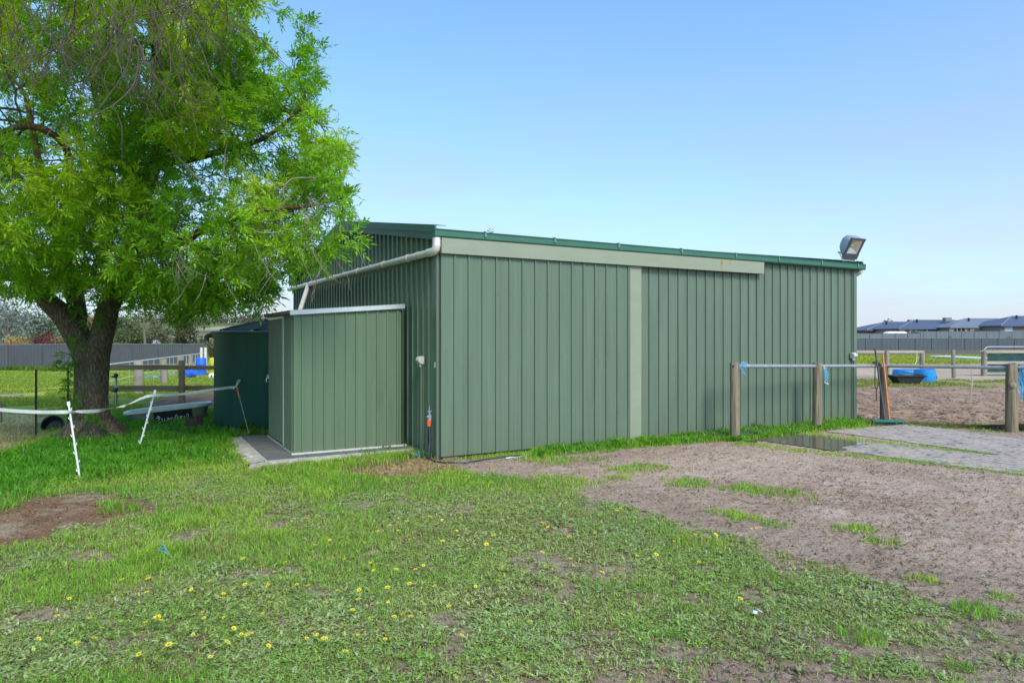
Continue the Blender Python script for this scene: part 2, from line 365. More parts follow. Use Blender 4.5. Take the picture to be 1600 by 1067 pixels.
# ================================================================ ground cover masks (world metres)
def wpoly(pts): return np.array([[G(x, y).x, G(x, y).y] for x, y in pts])
def sdist(px, py, poly):                 # signed distance, negative inside
    n = len(poly); d = np.full(px.shape, 1e9); inside = np.zeros(px.shape, bool)
    for i in range(n):
        a = poly[i]; b = poly[(i+1) % n]; e = b-a
        t = np.clip(((px-a[0])*e[0]+(py-a[1])*e[1])/(e@e+1e-12), 0, 1)
        d = np.minimum(d, np.hypot(px-a[0]-t*e[0], py-a[1]-t*e[1]))
        c = ((a[1] <= py) & (b[1] > py)) | ((b[1] <= py) & (a[1] > py))
        xi = a[0]+(py-a[1])/(e[1] if abs(e[1]) > 1e-9 else 1e-9)*e[0]
        inside ^= c & (px < xi)
    return np.where(inside, -d, d)
P_DRIVE = wpoly([(700, 719), (760, 735), (880, 760), (960, 783), (1050, 812), (1150, 843), (1250, 868), (1350, 898), (1450, 932), (1600, 955), (1900, 985), (2600, 1000), (2600, 690), (1560, 676), (1420, 668), (1280, 674), (1165, 687), (1090, 691), (1000, 700), (840, 715)])
P_BOTTOM = wpoly([(470, 1130), (560, 1062), (600, 1018), (690, 1005), (740, 1030), (850, 1000), (960, 1004), (1060, 1016), (1120, 985), (1200, 1018), (1330, 1000), (1410, 965), (1480, 945), (1600, 952), (1900, 985), (2300, 1100), (2300, 1500), (300, 1500)])
P_LEFT = wpoly([(-300, 900), (-300, 800), (-10, 803), (60, 780), (150, 768), (200, 772), (250, 793), (225, 808), (110, 826), (45, 850), (-10, 864)])
P_DRY1 = wpoly([(520, 741), (600, 727), (660, 717), (700, 716), (722, 727), (660, 741), (560, 748)])
P_DRY2 = wpoly([(-200, 700), (-200, 640), (40, 640), (92, 660), (60, 688), (0, 705)])
P_MULCH = wpoly([(222, 640), (250, 621), (345, 612), (420, 620), (345, 641)])
P_WALL = wpoly([(838, 716), (900, 706), (1000, 698), (1090, 691), (1165, 689), (1280, 673), (1362, 664), (1362, 653), (1340, 652), (1000, 682), (828, 706)])
P_LUSH = wpoly([(-400, 775), (-10, 796), (60, 772), (130, 758), (200, 748), (300, 728), (372, 722), (374, 700), (430, 640), (335, 624), (200, 640), (130, 672), (60, 690), (-20, 712), (-400, 730)])
P_SHEDEDGE = wpoly([(408, 728), (420, 738), (560, 728), (690, 716), (684, 712), (640, 700), (560, 715)])
TUFTS = [(G(x, y), r) for x, y, r in [(985, 733, .25), (1005, 731, .2), (945, 728, .12), (1080, 756, .22), (1180, 768, .22), (1225, 774, .28), (1155, 762, .2), (1120, 802, .12), (1170, 812, .16), (1140, 804, .16), (1350, 830, .13), (965, 747, .12), (930, 717, .12), (860, 720, .3), (880, 755, .35), (1210, 822, .13), (1380, 850, .1), (1435, 905, .1), (1530, 955, .1), (1500, 1045, .05), (1350, 1003, .08), (1570, 935, .08), (1100, 850, .15)]]
TUFTS += [(G(x, y), r) for x, y, r in [(160, 790, .13), (190, 800, .12), (185, 772, .16)]]
P_MATEDGE = [wpoly([(1140, 694), (1232, 707), (1340, 716), (1476, 731), (1600, 745), (1600, 739), (1476, 725), (1340, 710), (1232, 700), (1150, 686)]),
             wpoly([(1225, 677), (1330, 690), (1540, 712), (1540, 708), (1330, 685), (1228, 673)])]

def cover(x, y):
    """density of green, tallness, capeweed share, straw share, soil colour"""
    x = np.asarray(x, float); y = np.asarray(y, float)
    n = (fbm(x*2.2, y*2.2, 21, 4)-.5); n2 = (fbm(x*.8, y*.8, 33, 3)-.5); nf = (fbm(x*9, y*9, 41, 2)-.5)
    e = n*.9+nf*.35
    g = np.ones_like(x)
    dr = sdist(x, y, P_DRIVE)+e*.55
    g = np.minimum(g, ss(-.05, .18, dr))
    bt = sdist(x, y, P_BOTTOM)+e*1.1
    g = np.minimum(g, (.03+.55*ss(.50, .66, fbm(x*3.4, y*3.4, 47, 3)))*ss(3.9, 3.0, y+n)*1.0*(bt < .2)+1.0*ss(-.35, .2, bt))
    lf = sdist(x, y, P_LEFT)+e*.5
    g = np.minimum(g, ss(-.06, .12, lf))
    patch = np.maximum(ss(.62, .72, fbm(x*2.6+5, y*2.6, 57, 3)), .8*ss(.67, .75, fbm(x*5.5+2, y*5.5, 63, 3)))*ss(8.5, 6.0, y)
    g = g*(1-.88*patch)
    mu = sdist(x, y, P_MULCH)+e*.6; g = np.minimum(g, ss(-.1, .3, mu))
    d1 = sdist(x, y, P_DRY1)+e*.4; d2 = sdist(x, y, P_DRY2)+e*.8
    straw = np.maximum(ss(.15, -.1, d1), ss(.4, -.3, d2))
    g = g*(1-.9*ss(.1, -.1, d1))*(1-.75*ss(.4, -.3, d2))
    wl = ss(.10, -.06, sdist(x, y, P_WALL)+e*.35); g = np.maximum(g, wl)
    tf = np.zeros_like(x)
    for p, r in TUFTS: tf = np.maximum(tf, ss(1.1, .5, np.hypot((x-p.x)*.95+(y-p.y)*.45, (y-p.y)*1.15-(x-p.x)*.25)/(r*1.25)+e*1.9+nf*.5))
    g = np.maximum(g, tf)
    for P in P_MATEDGE: g = np.maximum(g, .55*ss(.05, -.05, sdist(x, y, P)+e*.3))
    ydm = ss(6.2, 7.0, x-.12*(y-13))*ss(12.45, 12.75, y+n*.3)*ss(22, 21, y); g = g*(1-ydm); g = g*(1-.88*ss(6.0, 6.6, x)*ss(9.5, 10.2, y+n*.3)*ss(16, 15, y))
    lush = ss(.15, -.35, sdist(x, y, P_LUSH)+e*.5)
    lush = np.maximum(lush, wl*.8); lush = np.maximum(lush, .25*ss(.1, -.1, sdist(x, y, P_SHEDEDGE)+e*.3))
    cape = np.clip(ss(7.8, 5.4, y+n2*2.2-.25*np.abs(x))*.85+.10, 0, .84)*(1-lush)*(1-tf)
    cape = cape*(1-.75*ss(.45, .6, fbm(x*1.1+9, y*1.1, 77, 3))*ss(-.5, -1.6, x))
    straw = np.maximum(straw, .28*ss(.48, .65, fbm(x*1.7, y*1.7+4, 91, 3)))
    c = np.zeros(x.shape+(3,))
    def mixc(w, col):
        nonlocal c
        w = np.clip(w, 0, 1)[..., None]; c = c*(1-w)+np.array(col)*w
    fb = fbm(x*1.5, y*1.5, 5, 5); fd = fbm(x*6, y*6, 15, 4)
    c[:] = (.22, .19, .09)
    field = ss(13.2, 15.5, y)*ss(1, -1, x-6.6-0*y)
    fl = fbm(x*.22, y*.35, 61, 4)
    mixc(field, (.30, .36, .05)); mixc(field*ss(.45, .65, fl), (.38, .40, .07)); mixc(field*ss(.52, .36, fl), (.19, .29, .035)); mixc(field*ss(.6, .72, fbm(x*.5, y*.9, 71, 4)), (.27, .23, .11))
    mixc(ss(.15, -.15, d1)*.9, (.48, .30, .15)); mixc(ss(.4, -.3, d2)*.95, (.62, .48, .25))
    mixc(ss(.15, -.1, dr), (.50, .345, .27)); mixc(ss(.15, -.1, dr)*ss(.47, .66, fb)*.75, (.39, .255, .19)); mixc(ss(.15, -.1, dr)*ss(.55, .75, fd)*.5, (.58, .435, .355))
    vis = ss(.15, -.1, dr)*ss(1.3, .2, np.abs(sdist(x, y, P_DRIVE)))*.45; mixc(vis, (.30, .21, .155))
    mixc(ss(.1, -.4, bt), (.34, .23, .175)); mixc(ss(.1, -.3, bt)*ss(.5, .7, fd)*.5, (.45, .325, .26))
    mixc(ss(.1, -.1, lf), (.24, .13, .075)); mixc(ss(.1, -.1, lf)*ss(.52, .7, fd)*.6, (.34, .21, .13))
    mixc(patch*(1-ss(.15, -.1, dr))*.9, (.38, .285, .20))
    mixc(ss(.2, -.2, mu), (.21, .11, .07)); mixc(ss(.2, -.2, mu)*ss(.5, .65, fd)*.7, (.33, .21, .15))
    # right hand yard
    yd = ss(6.2, 7.0, x-.12*(y-13))*ss(11.7, 12.3, y+n*.6)
    mixc(yd, (.37, .235, .165)); mixc(yd*ss(.5, .68, fd)*.8, (.47, .32, .23)); mixc(yd*ss(.5, .35, fd)*.6, (.25, .155, .105))
    gs = yd*ss(22.0, 23.2, y+n2*2+n)*ss(27.5, 26, y+n2*2); mixc(gs*.7, (.30, .28, .09))
    sa = yd*ss(26.2, 27.5, y+n2*2); mixc(sa, (.50, .37, .27)); mixc(sa*ss(.52, .68, fbm(x*.9, y*.5, 17, 4))*.6, (.30, .20, .14))
    fg = yd*ss(43, 46, y+n2*4); mixc(fg, (.30, .33, .04)); mixc(fg*ss(.42, .62, fbm(x*.12, y*.2, 19, 4)), (.42, .40, .04)); mixc(fg*ss(.6, .75, fbm(x*.2, y*.3, 29, 4)), (.48, .30, .15))
    mixc(ss(5, 7, x)*ss(66, 78, y+n2*6), (.14, .12, .075))
    hill = ss(-2, -12, x)*ss(78, 95, y); mixc(hill, (.13, .17, .04)); mixc(hill*ss(.5, .62, fbm(x*.05, y*.09, 13, 4)), (.10, .10, .05)); mixc(hill*ss(.6, .68, fbm(x*.06+3, y*.14, 23, 4)), (.42, .35, .24))
    mixc(ss(250, 500, y), (.16, .18, .10))
    return g, lush, cape, straw, tf, c

# ---------------------------------------------------------------- ground sheet
def lines(a, b, st, lo, hi, k=1.16):
    c = list(np.arange(a, b+1e-6, st)); s = st
    l = [a]; 
    while l[-1] > lo: s *= k; l.append(l[-1]-s)
    s = st; r = [c[-1]]
    while r[-1] < hi: s *= k; r.append(r[-1]+s)
    return np.array(sorted(l[1:])+c+r[1:])
gx = lines(-8.5, 9.5, .045, -900, 900); gy = lines(2.4, 13.6, .04, -60, 1400, 1.1)
GX, GY = np.meshgrid(gx, gy)
g_, lush_, cape_, straw_, tf_, gc = cover(GX, GY)
GZ = H(GX, GY)
bare = (1-g_)*ss(20, 12, GY)
GZ = GZ+bare*((fbm(GX*14, GY*14, 101, 3)-.5)*.028)-(1-pad_mask(GX, GY))*0
yard = ss(6.6, 7.2, GX-.12*(GY-13))*ss(12.6, 13.2, GY)*ss(30, 22, GY)
GZ = GZ+yard*((fbm(GX*3.2, GY*3.2, 111, 4)-.5)*.16)
gc = gc*(.82+.36*fbm(GX*20, GY*20, 121, 2))[..., None]
nx, ny = len(gx), len(gy); ii = np.arange(nx*ny).reshape(ny, nx)
faces = np.stack([ii[:-1, :-1], ii[:-1, 1:], ii[1:, 1:], ii[1:, :-1]], -1).reshape(-1, 4)
m, nt2, bs, out = nodes('ground_soil'); N = nt2.nodes; L = nt2.links
at = N.new('ShaderNodeAttribute'); at.attribute_name = 'col'; tcx = N.new('ShaderNodeTexCoord')
n1 = N.new('ShaderNodeTexNoise'); n1.inputs['Scale'].default_value = 38; n1.inputs['Detail'].default_value = 8; n1.inputs['Roughness'].default_value = .7; L.new(tcx.outputs['Object'], n1.inputs[0])
r1 = N.new('ShaderNodeMapRange'); r1.inputs[1].default_value = .3; r1.inputs[2].default_value = .7; r1.inputs[3].default_value = .62; r1.inputs[4].default_value = 1.3; L.new(n1.outputs['Fac'], r1.inputs[0])
mu = N.new('ShaderNodeVectorMath'); mu.operation = 'SCALE'; L.new(at.outputs['Color'], mu.inputs[0]); L.new(r1.outputs[0], mu.inputs['Scale'])
L.new(mu.outputs[0], bs.inputs['Base Color']); bs.inputs['Roughness'].default_value = .95; bs.inputs['Specular IOR Level'].default_value = .15
n2 = N.new('ShaderNodeTexNoise'); n2.inputs['Scale'].default_value = 22; n2.inputs['Detail'].default_value = 10; n2.inputs['Roughness'].default_value = .75; L.new(tcx.outputs['Object'], n2.inputs[0])
bp = N.new('ShaderNodeBump'); bp.inputs['Strength'].default_value = .9; bp.inputs['Distance'].default_value = .03; L.new(n2.outputs['Fac'], bp.inputs['Height']); L.new(bp.outputs[0], bs.inputs['Normal'])
fast('ground', np.stack([GX, GY, GZ], -1).reshape(-1, 3), faces, m, col=gc.reshape(-1, 3), smooth=True, kind='structure')
def Hg(x, y):                            # ground height by lookup in the sheet
    x = np.asarray(x, float); y = np.asarray(y, float)
    i = np.clip(np.searchsorted(gx, x)-1, 0, nx-2); j = np.clip(np.searchsorted(gy, y)-1, 0, ny-2)
    fx = np.clip((x-gx[i])/(gx[i+1]-gx[i]), 0, 1); fy = np.clip((y-gy[j])/(gy[j+1]-gy[j]), 0, 1)
    return (GZ[j, i]*(1-fx)+GZ[j, i+1]*fx)*(1-fy)+(GZ[j+1, i]*(1-fx)+GZ[j+1, i+1]*fx)*fy
def hg(x, y): return float(Hg(np.array([x]), np.array([y]))[0])

# ---------------------------------------------------------------- blades
def scatter(y0, y1, dens, step=.5, half=.86, extra=1.0):
    xs = []; ys = []
    y = y0
    while y < y1:
        s = min(step, y1-y); hw = half*(y+s)+extra; n = int(dens(y+s/2)*2*hw*s)
        xs.append(RNG.uniform(-hw, hw, n)); ys.append(RNG.uniform(y, y+s, n)); y += s
    return np.concatenate(xs), np.concatenate(ys)
def in_building(x, y):
    u = (x-A0[0])*UD[0]+(y-A0[1])*UD[1]; v = (x-A0[0])*VD[0]+(y-A0[1])*VD[1]
    b = (u > -.02) & (u < 8.75) & (v > -.02) & (v < 9.05)
    b |= (u > -2.16) & (u < .0) & (v > .50) & (v < 3.2)       # paving under the garden shed
    b |= np.hypot(u+1.15, v-4.7) < 1.05                          # tank
    b |= np.hypot(x+6.58, y-10.75) < .34
    return b
def blades(x, y, z, hgt, wid, col, lean=.5, seg=True):
    n = len(x); a = RNG.uniform(0, 2*np.pi, n); dx, dy = np.cos(a), np.sin(a)
    la = RNG.uniform(.05, 1, n)*lean; b = RNG.uniform(0, 2*np.pi, n); lx, ly = np.cos(b)*la*hgt, np.sin(b)*la*hgt
    P = np.stack([x, y, z-.004], -1); Wv = np.stack([dx*wid/2, dy*wid/2, np.zeros(n)], -1)
    mid = P+np.stack([lx*.35, ly*.35, hgt*.6], -1); tip = P+np.stack([lx*1.15, ly*1.15, hgt*(1-.35*la)], -1)
    V = np.stack([P-Wv, P+Wv, mid+Wv*.75, mid-Wv*.75, tip], 1).reshape(-1, 3)
    k = np.arange(n)[:, None]*5
    Fc = np.concatenate([k+np.array([[0, 1, 2]]), k+np.array([[0, 2, 3]]), k+np.array([[3, 2, 4]])], 1).reshape(-1, 3)
    return V, Fc, np.repeat(col, 5, 0)
def join(parts):
    Vs = []; Fs = []; Cs = []; o = 0
    for V, Fc, C in parts: Vs.append(V); Fs.append(Fc+o); Cs.append(C); o += len(V)
    return np.concatenate(Vs), np.concatenate(Fs), np.concatenate(Cs)
def jit(c, n, s=.25, hue=.12):
    c = np.array(c); v = 1+RNG.uniform(-s, s, (n, 1)); h = 1+RNG.uniform(-hue, hue, (n, 3))
    return np.clip(c*v*h, 0, 1)

x, y = scatter(2.3, 14.5, lambda d: 8800*(4/max(d, 3.2))**1.25)
ok = ~in_building(x, y); x, y = x[ok], y[ok]
g, lush, cape, straw, tf, _ = cover(x, y); r = RNG.random(len(x))
keep = r < g*(1-.32*cape)*(1-.15*straw)*(1-.45*tf); x, y, g, lush, cape, straw, tf = [q[keep] for q in (x, y, g, lush, cape, straw, tf)]
n = len(x); z = Hg(x, y); big = fbm(x*.9, y*.9, 131, 3); clump = fbm(x*4.5, y*4.5, 141, 2)
hgt = (.022+.03*clump+.02*RNG.random(n))*(1-lush)+lush*(.04+.17*clump*RNG.uniform(.35, 1.25, n))
hgt = hgt*(1+1.1*ss(-.4, -1.5, x)*ss(3.9, 5.2, y)*(1-lush)*ss(.42, .62, fbm(x*1.6, y*1.6, 137, 3)))*(1-.35*cape)+tf*.015
c_mid = np.array([.20, .42, .035]); c_lush = np.array([.11, .33, .02]); c_yel = np.array([.34, .52, .05])
w = ss(.35, .62, big+.25*(clump-.5))[:, None]
C = c_mid*(1-w)+c_yel*w; C = C*(1-lush[:, None])+lush[:, None]*(c_lush*(1-.3*w)+np.array([.15, .34, .02])*.3*w+.0)
gr = (cape*.8)[:, None]; C = C*(1-gr)+np.array([.27, .44, .07])*gr
dryb = RNG.random(n) < (.13+.75*straw+.10*cape)*(1-.9*lush); C[dryb] = np.array([.44, .35, .17])*RNG.uniform(.7, 1.15, (dryb.sum(), 1))
C = C*(1+RNG.uniform(-.42, .42, (n, 1)))*(1+RNG.uniform(-.1, .1, (n, 3)))
wid = (.0030+.0005*y)*(1+.9*lush)
parts = [blades(x, y, z, hgt, wid, C, 1.05)]
# dry fringe round the grass islands on the driveway
for p, r in TUFTS:
    k = int(260*r/.2*(4.5/max(p.y, 3))); q = RNG.normal(0, 1, (k, 2)); xx = p.x+q[:, 0]*r*1.5-q[:, 1]*r*.3; yy = p.y+q[:, 1]*r*.75-q[:, 0]*r*.35; k_ = ~in_building(xx, yy); xx, yy = xx[k_], yy[k_]
    parts.append(blades(xx, yy, Hg(xx, yy), RNG.uniform(.006, .022, len(xx)), np.full(len(xx), .0035+.0005*p.y), jit((.42, .32, .15), len(xx)), 1.4))
# weeds and long stalks against the shed wall
def tuft(px, py, n, h, col, spread=.05):
    p = G(px, py); xx = RNG.normal(p.x, spread, n); yy = RNG.normal(p.y, spread*.6, n)
    return blades(xx, yy, Hg(xx, yy), RNG.uniform(.4, 1, n)*h, np.full(n, .012), jit(col, n), .5)
for px, py, n_, h_ in [(1237, 661, 45, .40), (1302, 657, 30, .22), (1180, 672, 30, .2), (1130, 678, 30, .16), (935, 697, 25, .12), (1000, 690, 25, .10), (1150, 690, 60, .12), (1283, 671, 50, .12), (1590, 671, 40, .2), (1530, 668, 30, .12), (1340, 655, 60, .14), (640, 702, 60, .2), (600, 706, 50, .16), (660, 705, 50, .16), (575, 712, 50, .14), (385, 678, 160, .3), (400, 684, 120, .25), (360, 672, 120, .28)]:
    parts.append(tuft(px, py, n_, h_, (.07, .17, .02), .07))
# broad leafed patch at the left edge of the lush grass
# mid and far field, bigger sparse blades in clumps
def field(n, fx, fy, hh, cols, wscale=.0013, thr=.42):
    x = fx(n); y = fy(n); cl = fbm(x*.6, y*.6, 151, 3); k = cl > thr; x, y, cl = x[k], y[k], cl[k]
    gk = cover(x, y)[0]; k = RNG.random(len(x)) < gk; x, y, cl = x[k], y[k], cl[k]
    n = len(x); z = Hg(x, y); ci = RNG.integers(0, len(cols), n)
    return blades(x, y, z, hh*RNG.uniform(.4, 1.2, n)*(.6+cl), wscale*y, np.array(cols)[ci]*RNG.uniform(.75, 1.2, (n, 1)), .8)
def persp_y(a, b): return lambda n: 1/RNG.uniform(1/b, 1/a, n)
yy = persp_y(14.2, 49)(95000); xx = RNG.uniform(-.83, -.28, 95000)*yy
parts.append(field(95000, lambda n: xx, lambda n: yy, .07, [(.32, .38, .05), (.23, .33, .035), (.38, .38, .07), (.18, .28, .03)], .0011, .38))
yy2 = RNG.uniform(46, 49.5, 9000); xx2 = RNG.uniform(-.83, -.5, 9000)*yy2
parts.append(field(9000, lambda n: xx2, lambda n: yy2, .30, [(.10, .19, .02), (.17, .23, .03)], .0012, .45))
yy3 = RNG.uniform(22.2, 27, 26000); xx3 = 6.6+yy3*.12+RNG.uniform(1.2, 22, 26000)
parts.append(field(26000, lambda n: xx3, lambda n: yy3, .06, [(.24, .28, .06), (.34, .31, .12), (.19, .26, .05)], .0011, .47))
yy4 = persp_y(43, 72)(16000); xx4 = RNG.uniform(.45, .85, 16000)*yy4
parts.append(field(16000, lambda n: xx4, lambda n: yy4, .12, [(.30, .33, .04), (.42, .40, .04), (.2, .28, .03)], .0011, .40))
for (px, py, n_, cc) in [(1440, 664, 900, (.20, .17, .06)), (1500, 668, 900, (.17, .18, .05)), (1350, 660, 500, (.12, .30, .02))]:
    p = G(px, py); q = RNG.normal(0, 1, (n_, 2))*[.55, .10]; parts.append(blades(p.x+q[:, 0], p.y+q[:, 1]-.25*q[:, 0], Hg(p.x+q[:, 0], p.y+q[:, 1]), RNG.uniform(.03, .09, n_), np.full(n_, .009), jit(cc, n_), .8))
V, Fc, C = join(parts)
fast('grass', V, Fc, M['grass'], col=C, label='green grass growing over the lawn and paddock', kind='stuff')

# ---------------------------------------------------------------- capeweed rosettes: lobed grey-green leaves lying close to the soil
x, y = scatter(2.3, 9.0, lambda d: 1650*(4/max(d, 3.2))**1.0, .5)
ok = ~in_building(x, y); x, y = x[ok], y[ok]
g, lush, cape, straw, tf, _ = cover(x, y); k = RNG.random(len(x)) < np.clip(g*1.1, 0, 1)*np.clip(cape*1.35, 0, 1)
x, y, g, straw = x[k], y[k], g[k], straw[k]
nl = RNG.integers(5, 10, len(x)); idx = np.repeat(np.arange(len(x)), nl); n = len(idx)
size = (RNG.uniform(.6, 1.3, len(x))*(.75+.6*fbm(x*3, y*3, 161, 2)))[idx]
a = RNG.uniform(0, 2*np.pi, n); ln = size*RNG.uniform(.015, .036, n); wd_ = ln*RNG.uniform(.11, .20, n)
up0 = RNG.uniform(.25, 1.7, n); bx = x[idx]+RNG.normal(0, .008, n); by = y[idx]+RNG.normal(0, .008, n)
d = np.stack([np.cos(a), np.sin(a)], -1); s = np.stack([-d[:, 1], d[:, 0]], -1); tw = RNG.uniform(-.6, .6, n)
prof = [(0.0, .25), (.35, .95), (.55, .5), (.78, 1.0), (1.0, .05)]
rows = []
for t, wf in prof:
    hh = ln*(up0*(t-.62*t*t)*.75)+.006
    cx = bx+d[:, 0]*ln*t; cy = by+d[:, 1]*ln*t
    for sg in (-1, 1):
        rows.append(np.stack([cx+s[:, 0]*wd_*wf*sg, cy+s[:, 1]*wd_*wf*sg, hh+sg*tw*wd_*wf*.6+abs(wf)*wd_*.25], -1))
NP = len(prof); Vc = np.stack(rows, 1); Vc[..., 2] += Hg(bx, by)[:, None]
kk = np.arange(n)[:, None]*(2*NP)
Fq = np.concatenate([kk+np.array([[2*i, 2*i+1, 2*i+3, 2*i+2]]) for i in range(NP-1)], 1).reshape(-1, 4)
pc = np.array([.38, .47, .18])*(1+RNG.uniform(-.25, .25, (len(x), 1)))
yw = ss(.45, .65, fbm(x*1.3, y*1.3, 171, 3))[:, None]; pc = pc*(1-.6*yw)+.6*yw*np.array([.28, .45, .06])
sw = ss(.5, .68, fbm(x*1.9+3, y*1.9, 181, 3))[:, None]; pc = pc*(1-.45*sw)+.45*sw*np.array([.52, .46, .22])
Cc = pc[idx]*(1+RNG.uniform(-.25, .3, (n, 1))); pale = RNG.random(n) < .16; Cc[pale] = np.array([.44, .46, .30])*RNG.uniform(.8, 1.2, (pale.sum(), 1))
old = RNG.random(n) < .10+.25*straw[idx]; Cc[old] = np.array([.26, .19, .10])*RNG.uniform(.6, 1.2, (old.sum(), 1))
fast('capeweed', Vc.reshape(-1, 3), Fq, M['grass'], col=np.repeat(Cc, 2*NP, 0), label='grey green capeweed leaves carpeting the front lawn', kind='stuff')

# ---------------------------------------------------------------- straw, chips and little stones on bare soil
x, y = scatter(2.3, 12.5, lambda d: 1500*(4/max(d, 3))**1.5, .5); ok = ~in_building(x, y); x, y = x[ok], y[ok]
g, lush, cape, straw, tf, _ = cover(x, y); k = RNG.random(len(x)) < np.clip(.25*(1-g)+.9*straw, 0, 1)*(1-lush); x, y, straw = x[k], y[k], straw[k]; n = len(x)
a = RNG.uniform(0, np.pi*2, n); ln = RNG.uniform(.006, .026, n)*(1+straw); ww = RNG.uniform(.0012, .003, n)+.0003*y; dz = RNG.uniform(-.15, .25, n)*ln
P = np.stack([x, y, Hg(x, y)+.006], -1); D = np.stack([np.cos(a)*ln, np.sin(a)*ln, dz], -1); Sd = np.stack([-np.sin(a)*ww, np.cos(a)*ww, np.zeros(n)], -1)
V = np.stack([P-D-Sd, P-D+Sd, P+D*.2+Sd+[0, 0, .006], P+D*.2-Sd+[0, 0, .006], P+D+Sd*.6, P+D-Sd*.6], 1).reshape(-1, 3); k6 = np.arange(n)[:, None]*6
Fs = np.concatenate([k6+np.array([[0, 1, 2, 3]]), k6+np.array([[3, 2, 4, 5]])], 1).reshape(-1, 4)
cc = np.where(RNG.random((n, 1)) < .6, np.array([[.36, .28, .16]]), np.array([[.12, .085, .06]]))*RNG.uniform(.7, 1.2, (n, 1))
fast('straw', V, Fs, M['grass'], col=np.repeat(cc, 6, 0), label='dry straw and twigs littering the bare soil', kind='stuff')
x, y = scatter(2.3, 13, lambda d: 1500*(4/max(d, 3))**1.6, .5); ok = ~in_building(x, y); x, y = x[ok], y[ok]
g, lush, cape, straw, tf, _ = cover(x, y); k = RNG.random(len(x)) < (1-g)*(.35+.65*(RNG.random(len(x)) < .5)); x, y = x[k], y[k]; n = len(x)
rad = RNG.lognormal(math.log(.005), .55, n).clip(.002, .022); oc = np.array([[1, 0, 0], [-1, 0, 0], [0, 1, 0], [0, -1, 0], [0, 0, .7], [0, 0, -.5]])
an = RNG.uniform(0, 6.28, n); ca, sa_ = np.cos(an), np.sin(an)
O = oc[None]*RNG.uniform(.55, 1.3, (n, 6, 1)); Ox = O[..., 0]*ca[:, None]-O[..., 1]*sa_[:, None]; Oy = O[..., 0]*sa_[:, None]+O[..., 1]*ca[:, None]
V = np.stack([x[:, None]+Ox*rad[:, None], y[:, None]+Oy*rad[:, None]*.8, Hg(x, y)[:, None]+rad[:, None]*.25+O[..., 2]*rad[:, None]], -1).reshape(-1, 3)
of = np.array([[0, 2, 4], [2, 1, 4], [1, 3, 4], [3, 0, 4]]); Fg = (np.arange(n)[:, None, None]*6+of[None]).reshape(-1, 3)
cc = np.array([[.43, .30, .235]])*RNG.uniform(.55, 1.25, (n, 1)); wh = RNG.random(n) < .05; cc[wh] = (.55, .52, .48)
fast('gravel', V, Fg, M['grass'], col=np.repeat(cc, 6, 0), smooth=False, label='small stones and clods scattered on the bare driveway', kind='stuff')

ky = RNG.uniform(1/23., 1/12.5, 9000); y = 1/ky; x = RNG.uniform(.40, .95, 9000)*y; k = x > 6.9+.12*(y-13); x, y = x[k], y[k]; n = len(x)
rad = RNG.lognormal(math.log(.018), .5, n).clip(.006, .06); an = RNG.uniform(0, 6.28, n); ca, sa_ = np.cos(an), np.sin(an)
O = oc[None]*RNG.uniform(.55, 1.3, (n, 6, 1)); Ox = O[..., 0]*ca[:, None]-O[..., 1]*sa_[:, None]; Oy = O[..., 0]*sa_[:, None]+O[..., 1]*ca[:, None]
V = np.stack([x[:, None]+Ox*rad[:, None]*1.3, y[:, None]+Oy*rad[:, None]*.9, Hg(x, y)[:, None]+rad[:, None]*.2+O[..., 2]*rad[:, None]*.8], -1).reshape(-1, 3)
cc = np.array([[.40, .26, .18]])*RNG.uniform(.45, 1.35, (n, 1))
fast('clods', V, (np.arange(n)[:, None, None]*6+of[None]).reshape(-1, 3), M['grass'], col=np.repeat(cc, 6, 0), label='clods of turned earth covering the bare yard behind the hitching rail', kind='stuff')

# ---------------------------------------------------------------- daisies
def daisy_mesh():
    vs = []; fs = []; mi = []
    for k in range(11):
        a = 2*math.pi*k/11; w = .16
        b = len(vs)
        for rr, ww, zz in ((.006, .3, 0), (.016, 1.0, .003), (.024, .45, .002)):
            for sg in (-1, 1):
                vs.append((rr*math.cos(a)-sg*ww*.0042*math.sin(a), rr*math.sin(a)+sg*ww*.0042*math.cos(a), zz+.001*(k % 2)))
        fs += [(b, b+2, b+3, b+1), (b+2, b+4, b+5, b+3)]; mi += [0, 0]
    b = len(vs)
    for rr, zz in ((.0058, .002), (.004, .005)):
        for k in range(10): vs.append((rr*math.cos(k*.6283), rr*math.sin(k*.6283), zz))
    for k in range(10): fs.append((b+k, b+(k+1) % 10, b+10+(k+1) % 10, b+10+k)); mi.append(1)
    fs.append(tuple(b+10+k for k in range(10))); mi.append(1)
    b = len(vs)                                                     # stalk
    for zz in (-.07, 0):
        for k in range(4): vs.append((.0016*math.cos(k*1.5708), .0016*math.sin(k*1.5708), zz))
    for k in range(4): fs.append((b+k, b+(k+1) % 4, b+4+(k+1) % 4, b+4+k)); mi.append(2)
    me = bpy.data.meshes.new('daisy'); me.from_pydata(vs, [], fs)
    for mm in (mat('daisy_yellow', (.80, .62, .02), .6, .1, 60), mat('daisy_eye', (.25, .16, .01), .8, .2, 90), mat('daisy_stalk', (.13, .18, .06), .7, .1, 30)): me.materials.append(mm)
    me.polygons.foreach_set('material_index', mi); return me
dm = daisy_mesh(); spots = []
